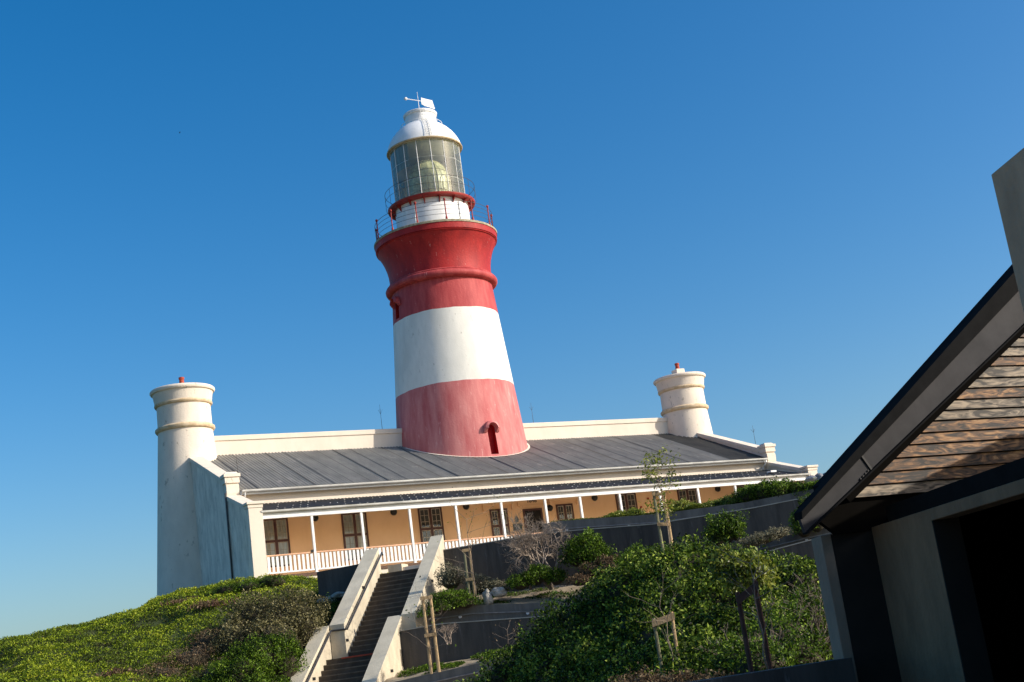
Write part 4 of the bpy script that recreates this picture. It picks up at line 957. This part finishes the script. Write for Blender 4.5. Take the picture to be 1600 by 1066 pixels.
# brown patches of dead stems on the hill
def dead_clump(u, v, d, s, label, n=40):
    c = at(u, v, d); zt_ = tz(c.x, c.y); root = thing('dead_succulent_clump', (c.x, c.y, zt_), label, 'plant', 'brown dead succulents on the left hill')
    mb = MB()
    for i in range(n):
        b = Vector((c.x+random.gauss(0,.5*s), c.y+random.gauss(0,.4*s), zt_-.05)); dd = Vector((random.gauss(0,.7), random.gauss(0,.7), 1)).normalized()
        grow(mb, b, dd, random.uniform(.12,.38)*s, random.uniform(.012,.035)*s, 1, .7, (1,3), None, 2, .6, 0, 4)
    mb.build('dead_stems', M_bark_shade, root, sharp=180)
    P = np.array([c.x, c.y, zt_+.08])+RNG.normal(0, 1, (500, 3))*np.array([.5,.4,.07])*s
    leaf_mesh('dead_leaves', P, np.tile([0,0,1.], (500,1)), .13, L_dry, root, .3, spread=1.5)
dead_clump(290, 924, 56, .75, 'brown dead succulent clump on the hill just below the round turret foot', 60)
dead_clump(332, 952, 54, .85, 'reddish brown dead succulent clump above the olive shrub on the hill', 70)
dead_clump(180, 1052, 47, .8, 'brown dead stems at the bottom left of the hill', 45)

shrub('dry_shrub', blobs_px([(330,985,50,1.0,.6),(300,1010,49,1.1,.6),(255,1035,48,1.1,.6),(350,1030,48,1.2,.7),(210,1062,46,1.0,.6)]), 16000, .07, L_dry, 'brown dry shrub with bare stems between the green mat and the olive shrub', twigs=26, twigm=M_twig, gaps=.3, seed=3.)
shrub('olive_shrub', blobs_px([(400,935,51,1.3,1.1),(455,928,50.5,1.3,1.3),(372,965,50,1.3,1.0),(468,948,50,.95,1.1),(430,965,49,1.1,1.0),(480,968,50,.6,.8)]), 42000, .085, L_olive, 'large olive brown shrub on the slope left of the staircase', twigs=10, twigm=M_deadtwig, seed=5.)
shrub('green_shrub', blobs_px([(410,990,47.5,1.0,1.0),(440,1000,47.5,.75,.9),(375,1020,46.5,1.1,1.0),(405,1045,46,1.05,1.1),(340,1050,46,1.1,.9)]), 38000, .085, L_green, 'bright green shrub below the olive shrub beside the lower stair wall', seed=8.)
shrub('low_bush', blobs_px([(425,900,57,.75,.3),(392,908,57,.9,.3),(355,914,57,.8,.3)]), 9000, .07, L_green, 'low rounded bush against the left end of the veranda plinth', coref=.8, seed=2.)
shrub('low_bush', blobs_px([(127,977,57,.45,.35)]), 1500, .07, L_green, 'tiny bush alone on the skyline of the left hill', seed=2.)
shrub('dark_shrub', blobs_px([(518,940,53,.7,.8),(512,962,52,.6,.8),(520,950,52.6,.6,.7)]), 7000, .08, L_green, 'small shaded shrub beside the upper stair wall below the dark wall stub', seed=12.)

# ---- hedge in the foreground
crest = [(752,1056,30,.9),(790,1022,29.5,.9),(830,992,29,.95),(872,962,28.5,1.0),(912,932,28,1.05),(950,900,28,1.05),(988,871,27.5,1.1),(1030,860,27,1.1),(1075,856,26.5,1.15),(1120,856,26,1.1),(1165,860,25.5,1.1),(1208,872,25,1.0),(1248,887,24.5,.85)]
rows = []
for i, (u, v, d, r) in enumerate(crest):
    for k in range(5):
        vv = v+k*46+random.uniform(-8, 8); 
        if vv > 1120: break
        rows.append((u+random.uniform(-12,12)+k*4, vv, d-1.5*k, r*random.uniform(.75,.95), r*random.uniform(.7,.9)))
left_rows = [b for b in rows if b[0] < 1150 or b[1] < 1010]
shrub('hedge', blobs_px(left_rows), 270000, .074, L_hedge, 'big dark green hedge filling the foreground bank left of the shelter', 'hedge', aspect=.46, gaps=.42, shell=.58, coref=.70, seed=21., spread=1.3, rough=.30, shoots=.9)
shrub('twiggy_shrub', blobs_px([(1215,950,20.5,.6,.5),(1262,925,21,.5,.6),(1235,985,19.5,.6,.5),(1180,1005,18.5,.6,.4),(1148,998,19,.55,.35),(1280,965,20.5,.35,.5)]), 15000, .055, L_green, 'half bare twiggy shrub with grey stems between the hedge and the shelter wall end', twigs=30, twigm=M_twig, gaps=.3, coref=.65, seed=31., trunk_len=.75)
shrub('yellow_shrub', blobs_px([(1160,868,22.5,.42,.42),(1128,862,22.8,.3,.35),(1182,874,22.5,.3,.3)]), 3400, .085, L_yel, 'yellow green leafy tuft catching the sun on top of the hedge', coref=None, seed=33.)
shrub('low_bush', blobs_px([(1010,1052,19,.4,.3),(1060,1050,18.5,.4,.3),(985,1056,19.5,.4,.3),(1100,1056,18,.4,.25)]), 6000, .05, L_dry, 'reddish brown low leaves at the bottom of the hedge around the near stakes', coref=.6, seed=35., gaps=.35)

# ---- planting between the ramps
def bare_shrub(u, v, d, h, label, name='bare_shrub', n=5, r=.05, depth=5, m_=None, spread=.42, lean=(0,0)):
    b = at(u, v, d); root = thing(name, b, label, 'shrub'); mb = MB()
    for i in range(n):
        dd = Vector((random.gauss(lean[0],.35), random.gauss(lean[1],.35), 1))
        grow(mb, b+Vector((random.gauss(0,.05), random.gauss(0,.05), -.15)), dd, h*.36, r, depth, spread, (2,4), None, 3, .70, .06, 5)
    mb.build('branches', m_ or M_deadtwig, root, sharp=180); return root
bare_shrub(860, 915, 50.3, 3.1, 'bare grey dead shrub with a dense rounded crown before the dark ramp wall', n=5, r=.06, depth=6, spread=.55)
bare_shrub(828, 915, 50.3, 1.4, 'spindly bare stems left of the rounded dead shrub', n=4, r=.03, depth=3)
bare_shrub(700, 1000, 45.5, .9, 'small tangle of white dead twigs beside the twin stakes', n=5, r=.02, depth=4)
shrub('green_shrub', blobs_px([(912,835,50,.75,.75),(928,850,49.5,.6,.7),(895,848,50,.5,.6)]), 9500, .09, L_green, 'dark green shrub right of the bare grey shrub against the upper ramp wall', seed=41., gaps=.45, coref=.5, rough=.6, shoots=2.5)
shrub('green_shrub', blobs_px([(836,884,49.8,.55,.45),(868,890,49.6,.4,.35),(812,898,49.6,.5,.35)]), 8500, .075, L_green, 'low bright green shrub at the foot of the bare grey shrub', seed=43., coref=.6)
shrub('grey_shrub', blobs_px([(703,885,51,.6,.55),(745,900,50.5,.55,.45),(772,905,50.3,.55,.4)]), 7500, .07, L_grey, 'pale grey green shrub by the outer face of the right stair wall', seed=45., twigs=8, twigm=M_deadtwig, coref=.6)
shrub('ground_plants', blobs_px([(700,922,49.5,.7,.3),(685,938,49,.6,.3),(725,930,49.3,.6,.3),(665,952,48.6,.35,.2)]), 9000, .065, L_green, 'low green plants on the bed beside the outer face of the right stair wall', 'plant', seed=47., coref=.6)
shrub('dry_shrub', blobs_px([(925,878,49,.5,.35),(950,868,48.8,.4,.4),(905,897,48.6,.5,.25)]), 5000, .07, L_dry, 'dry brown shrub at the edge of the hedge below the dark green shrub', seed=49., twigs=10)
shrub('green_shrub', blobs_px([(1130,803,47.5,.62,.7),(1118,818,47.3,.45,.55),(1146,812,47.4,.42,.5)]), 8000, .085, L_green, 'rounded green shrub standing alone against the dark upper ramp wall', seed=51., gaps=.45, coref=.5, rough=.6, shoots=2.5)
shrub('green_shrub', blobs_px([(1250,790,46.5,.5,.7),(1268,775,46.5,.5,.8)]), 5500, .085, L_green, 'green shrub against the upper ramp wall beside the shelter barge board', seed=53., gaps=.3, coref=.6)
shrub('grey_shrub', blobs_px([(1192,832,46,.55,.25),(1172,839,46,.5,.25),(1212,826,46,.5,.22)]), 5200, .06, L_grey, 'low grey green shrub along the middle ramp rail near the shelter', seed=55., coref=.6)
shrub('green_shrub', blobs_px([(990,852,45,.6,.5),(1030,850,44.5,.6,.5),(1075,856,44,.6,.5)]), 6000, .08, L_green, 'strip of green leaves just behind the hedge crest', seed=56., coref=.6)
# bushes on the bed under the veranda
for (lst, nn_, lm, lab, sd) in (
    ([(968,799,55.6,.45,.22),(990,795,55.4,.4,.26),(955,803,55.8,.35,.15)], 4200, L_yel, 'low yellow green bush below the window right of the doorway', 61.),
    ([(1060,782,54.9,.5,.4),(1080,786,54.7,.5,.35),(1105,784,54.4,.5,.3)], 6000, L_yel, 'yellow green bush behind the tall staked sapling below the veranda', 62.),
    ([(1135,776,54.0,.4,.28),(1120,781,54.2,.4,.25),(1150,774,53.8,.4,.3)], 5000, L_yel, 'small yellowish bush at the foot of a white veranda post near the right end', 63.),
    ([(1165,760,53.6,.5,.4),(1190,752,53.4,.55,.5),(1215,748,53.2,.6,.55),(1240,753,53.0,.5,.45)], 11000, L_green, 'biggest green bush below the right end of the veranda', 64.),
    ([(1262,754,52.8,.5,.3),(1285,748,52.6,.5,.3),(1305,742,52.4,.6,.35)], 6000, L_green, 'low bush on the bank behind the barge board at the right skyline', 65.)):
    shrub('garden_bush', blobs_px(lst), nn_, .075, lm, lab, 'bush', 'bushes in the bed below the veranda', seed=sd, coref=.7, gaps=.2)
# bed strip foliage along wall top
n = 42000
p_ = RNG.uniform(6.8, 22, n); q_ = -2.5-RNG.power(.6, n)*2.2; P3 = np.array([T0.x, T0.y, 0])+np.outer(p_, np.array(Pv))+np.outer(q_, np.array(D))
zz = np.interp(p_, [6.8,9,11.1,14.8,18.3,22], [.02,-.14,-.32,-.43,-.31,-.22])+.02; w_ = wob(P3, 1.9, 3.); P3[:, 2] = zz+np.clip(.10+.16*w_, 0, .3)*RNG.uniform(.2, 1, n)*np.clip((p_-8)/3, .2, 1)
gc2 = leaf_mesh('ground_cover', P3, np.tile([0,0,1.0], (n,1)), .07, L_yel, None, .5, rnd=.3+.3*w_+RNG.normal(0,.2,n)); tag(gc2, 'low yellow green planting along the wall top below the veranda', None, None, 'stuff')
n = 26000
p_ = RNG.uniform(2.6, 13, n); q_ = RNG.uniform(5.2, 7.3, n); P3 = np.array([T0.x, T0.y, 0])+np.outer(p_, np.array(Pv))+np.outer(q_, np.array(D))
zz = np.interp(p_, [2.3,18], [-5.1,-4.3])*(7.4-q_)/2.65+np.interp(p_, [2.3,4.3,6.4,10,18], [-5.53,-5.38,-5.22,-4.98,-4.58])*(q_-4.75)/2.65; w_ = wob(P3, 1.7, 6.); k = (w_ > -.25); P3[:, 2] = zz+np.clip(.08+.25*w_, 0, .4)*RNG.uniform(.2, 1, n)
gc3 = leaf_mesh('ground_cover', P3[k], np.tile([0,0,1.0], (k.sum(),1)), .07, L_green, None, .5, rnd=(.5+.3*w_+RNG.normal(0,.2,n))[k]); tag(gc3, 'low green plants on the bed below the lower ramp wall', None, None, 'stuff')
n = 34000
p_ = RNG.uniform(2.9, 20, n); q_ = RNG.uniform(.2, A2Q-.3, n); P3 = np.array([T0.x, T0.y, 0])+np.outer(p_, np.array(Pv))+np.outer(q_, np.array(D))
zf_ = np.interp(p_, [a for a, _ in A2T], [b for _, b in A2T]); zz = np.interp(p_, [2.75,8,22], [-2.75,-2.75,-1.9])*(1-q_/3.1)+zf_*q_/3.1; w_ = wob(P3, 1.5, 9.); k = (w_ > -.25); P3[:, 2] = zz+np.clip(.02+.3*w_, 0, .3)*RNG.uniform(.2, 1, n)
gc4 = leaf_mesh('ground_cover', P3[k], np.tile([0,0,1.0], (k.sum(),1)), .065, L_green, None, .5, rnd=(.4+.3*w_+RNG.normal(0,.2,n))[k]); tag(gc4, 'patchy green plants on the bed between the two ramps', None, None, 'stuff')

# ---- stakes and saplings
def stakes(u0, v0, u1, v1, ub, vb, d, r, label, mats=(None, None), bars=(0, .5), top_extra=(0, 0), dd=.0):
    """two timber poles: tops at (u0,v0) and (u1,v1); common foot offset (ub,vb)"""
    a0, b0 = at(u0, v0, d), at(u1, v1, d-dd); 
    a1, b1 = at(u0+ub, v0+vb, d), at(u1+ub, v1+vb, d-dd)
    a1 = Vector((a0.x+(a1-a0).x*.15, a0.y+(a1-a0).y*.15, a1.z)); b1 = Vector((b0.x+(b1-b0).x*.15, b0.y+(b1-b0).y*.15, b1.z))
    root = thing('tree_stakes', (a1+b1)/2, label, 'tree stakes', 'paired timber stakes supporting saplings')
    for i, (t, b) in enumerate(((a0, a1), (b0, b1))):
        mb = MB(); mb.tube([b+Vector((0,0,-.3)), b.lerp(t, .5)+Vector((random.gauss(0,.01),0,0)), t], [r*1.05, r, r*.95], 8); mb.build('stake', (mats[i] or M_pole), root)
    for f_ in bars:
        p, q = a0.lerp(a1, f_+.03), b0.lerp(b1, f_+.03); e = (q-p).normalized()
        mb = MB(); c = (p+q)/2; fwd = Vector((-FW[0], -FW[1], 0)).normalized(); mb.obox(c+fwd*(r+.012), e*((q-p).length/2+r*1.3), fwd*.014, Vector((0,0,.055))); mb.build('crossbar', M_pole if mats[1] is not M_bark_shade else M_bark_shade, root)
    return root, a0, a1
def sapling(u, v, d, base_v, label, leaves, leafm, r=.022, spread=.4, levels=3, L0=.8, tuft=12, cat='sapling', lsize=.09, ub=0):
    top, bot = at(u, v, d), at(u+ub, base_v, d); bot = Vector((top.x+(bot-top).x*.1, top.y+(bot-top).y*.1, bot.z))
    root = thing('sapling', bot, label, cat, 'young staked saplings'); mb = MB(); tips = []
    pts = [bot.lerp(top, i/6)+Vector((random.gauss(0,.03), random.gauss(0,.03), 0)) for i in range(7)]
    mb.tube(pts, [r*(1-.7*i/6) for i in range(7)], 6); mb.build('trunk', M_twig, root, sharp=180)
    mb = MB()
    for i in range(2, 7):
        for k in range(3 if leaves > 300 else 2):
            dd = Vector((random.gauss(0,.8), random.gauss(0,.8), .5)); grow(mb, pts[i], dd, L0, r*.45, levels-1, spread, (1,3), tips, 3, .7, .12, 4)
    mb.build('branches', M_twig, root, sharp=180)
    if leaves:
        P = []
        for t, dd in tips+[(pts[-1], Vector((0,0,1)))]:
            for _ in range(max(1, int(leaves/len(tips)))): P.append(t+Vector((random.gauss(0,.11), random.gauss(0,.11), random.gauss(0,.10))))
        leaf_mesh('foliage', np.array(P), np.tile([0,0,1.], (len(P),1)), lsize, leafm, root, .5)
    return root
stakes(660,932,672,930,12,112,45.5,.062,'pair of pale timber stakes in front of the stair side wall with two crossbars', bars=(0,.52))
stakes(725,858,733,857,8,84,50,.055,'slim timber stakes on the bed right of the staircase top', bars=(0,.55), mats=(M_polegreen, M_pole))
stakes(1021,768,1036,768,18,90,44,.050,'tallest timber stakes rising above the hedge in front of the veranda', bars=(.02,.55), mats=(M_polegreen, M_pole))
stakes(1021,966,1049,956,20,110,21.5,.030,'near timber stakes at the bottom of the hedge with a pale crossbar', bars=(.04,), mats=(M_polegreen, M_pole))
stakes(1152,925,1178,905,30,135,17.5,.033,'dark stakes in the hedge nearest to the shelter', bars=(.06,), mats=(M_bark_shade, M_bark_shade))  # dark stem material paints these stakes as shaded by the hedge
sapling(1028,732,44,862,'leafy young sapling tied between the tallest stakes', 800, L_yel, L0=.36, lsize=.11, ub=20)
sapling(729,812,50,942,'nearly bare sapling with curved twigs between the slim stakes', 90, L_yel, L0=.9, spread=.5, lsize=.07, ub=8)
sapling(667,955,45.4,1045,'leafless sapling between the pale stakes by the stair wall', 14, L_green, L0=.6, r=.018, ub=8)
sapling(1034,925,21.4,1066,'small sapling with a few yellow leaves between the near stakes', 40, L_yel, L0=.3, r=.012, lsize=.05, ub=20)
sapling(1172,880,17.4,1050,'sapling in the shade between the dark stakes', 60, L_yel, L0=.3, r=.014, lsize=.05, ub=25)
sapling(792,985,44.5,1030,'tiny reddish leaved plant in front of the lower retaining wall', 60, L_dry, L0=.3, r=.012, lsize=.07, ub=4)

# ---- rocks
def rock(u, v, d, s, label, m_, seed=0, group=None, zoff=0):
    c = at(u, v, d)+Vector((0,0,zoff)); bm = bmesh.new(); bmesh.ops.create_icosphere(bm, subdivisions=3, radius=1)
    for q in bm.verts:
        n1 = mnoise.noise(q.co*1.3+Vector((seed*3.1,0,0))); n2 = mnoise.noise(q.co*3.5+Vector((seed,5,0))); f_ = 1+.35*n1+.12*n2
        q.co = Vector((q.co.x*s[0]*f_, q.co.y*s[1]*f_, q.co.z*s[2]*f_))
    me = bpy.data.meshes.new('rock'); bm.to_mesh(me); bm.free(); me.materials.append(m_); o = bpy.data.objects.new('rock', me); COL.objects.link(o); o.location = c
    tag(o, label, 'rock', group); return o
rock(762,934,49.5,(.18,.18,.32),'pale upright rock on the bed near the slim stakes',M_rock,1)
rock(780,926,49.6,(.30,.25,.2),'flat pale rock just right of the upright rock on the bed',M_rock,2)
rock(738,938,49.6,(.28,.2,.12),'sandy flat rock at the foot of the slim stakes',M_rock,3)
rock(512,938,54,(.40,.3,.16),'pale rock in shadow below the dark wall stub',M_rock,4)
rock(530,930,54,(.30,.3,.14),'smaller pale rock in shadow beside the stair wall',M_rock,5)
for i, (u, v, s) in enumerate(((1268,748,.42),(1281,745,.40),(1292,743,.38),(1302,739,.5),(1312,736,.45))):
    rock(u, v, 66, (s*.8,s*.8,s*.6), ['leftmost grey boulder on the right skyline','second grey boulder on the right skyline beside the pier','middle grey boulder on the right skyline','larger grey boulder on the right skyline next to the barge board','grey boulder touching the barge board edge on the skyline'][i], M_rockg, 10+i, 'grey boulders on the right skyline', zoff=-.1)
# distant bird
c = at(281, 207, 260); mb = MB()
mb.add([c+Vector(q)*.45 for q in ((-1.1,0,.25),(-.5,.1,.32),(0,.16,0),(.5,.1,.32),(1.1,0,.25),(.45,-.15,.2),(0,-.2,-.03),(-.45,-.15,.2))], [(0,1,7),(1,2,6,7),(2,3,5,6),(3,4,5)])
mb.tube([c+Vector((0,-.35,0)), c+Vector((0,-.1,-.03)), c+Vector((0,.15,-.03)), c+Vector((0,.42,0))], [.02,.07,.08,.02], 8)
tag(mb.build('bird', M_black), 'tiny dark bird far off in the blue sky left of the tower', 'bird')
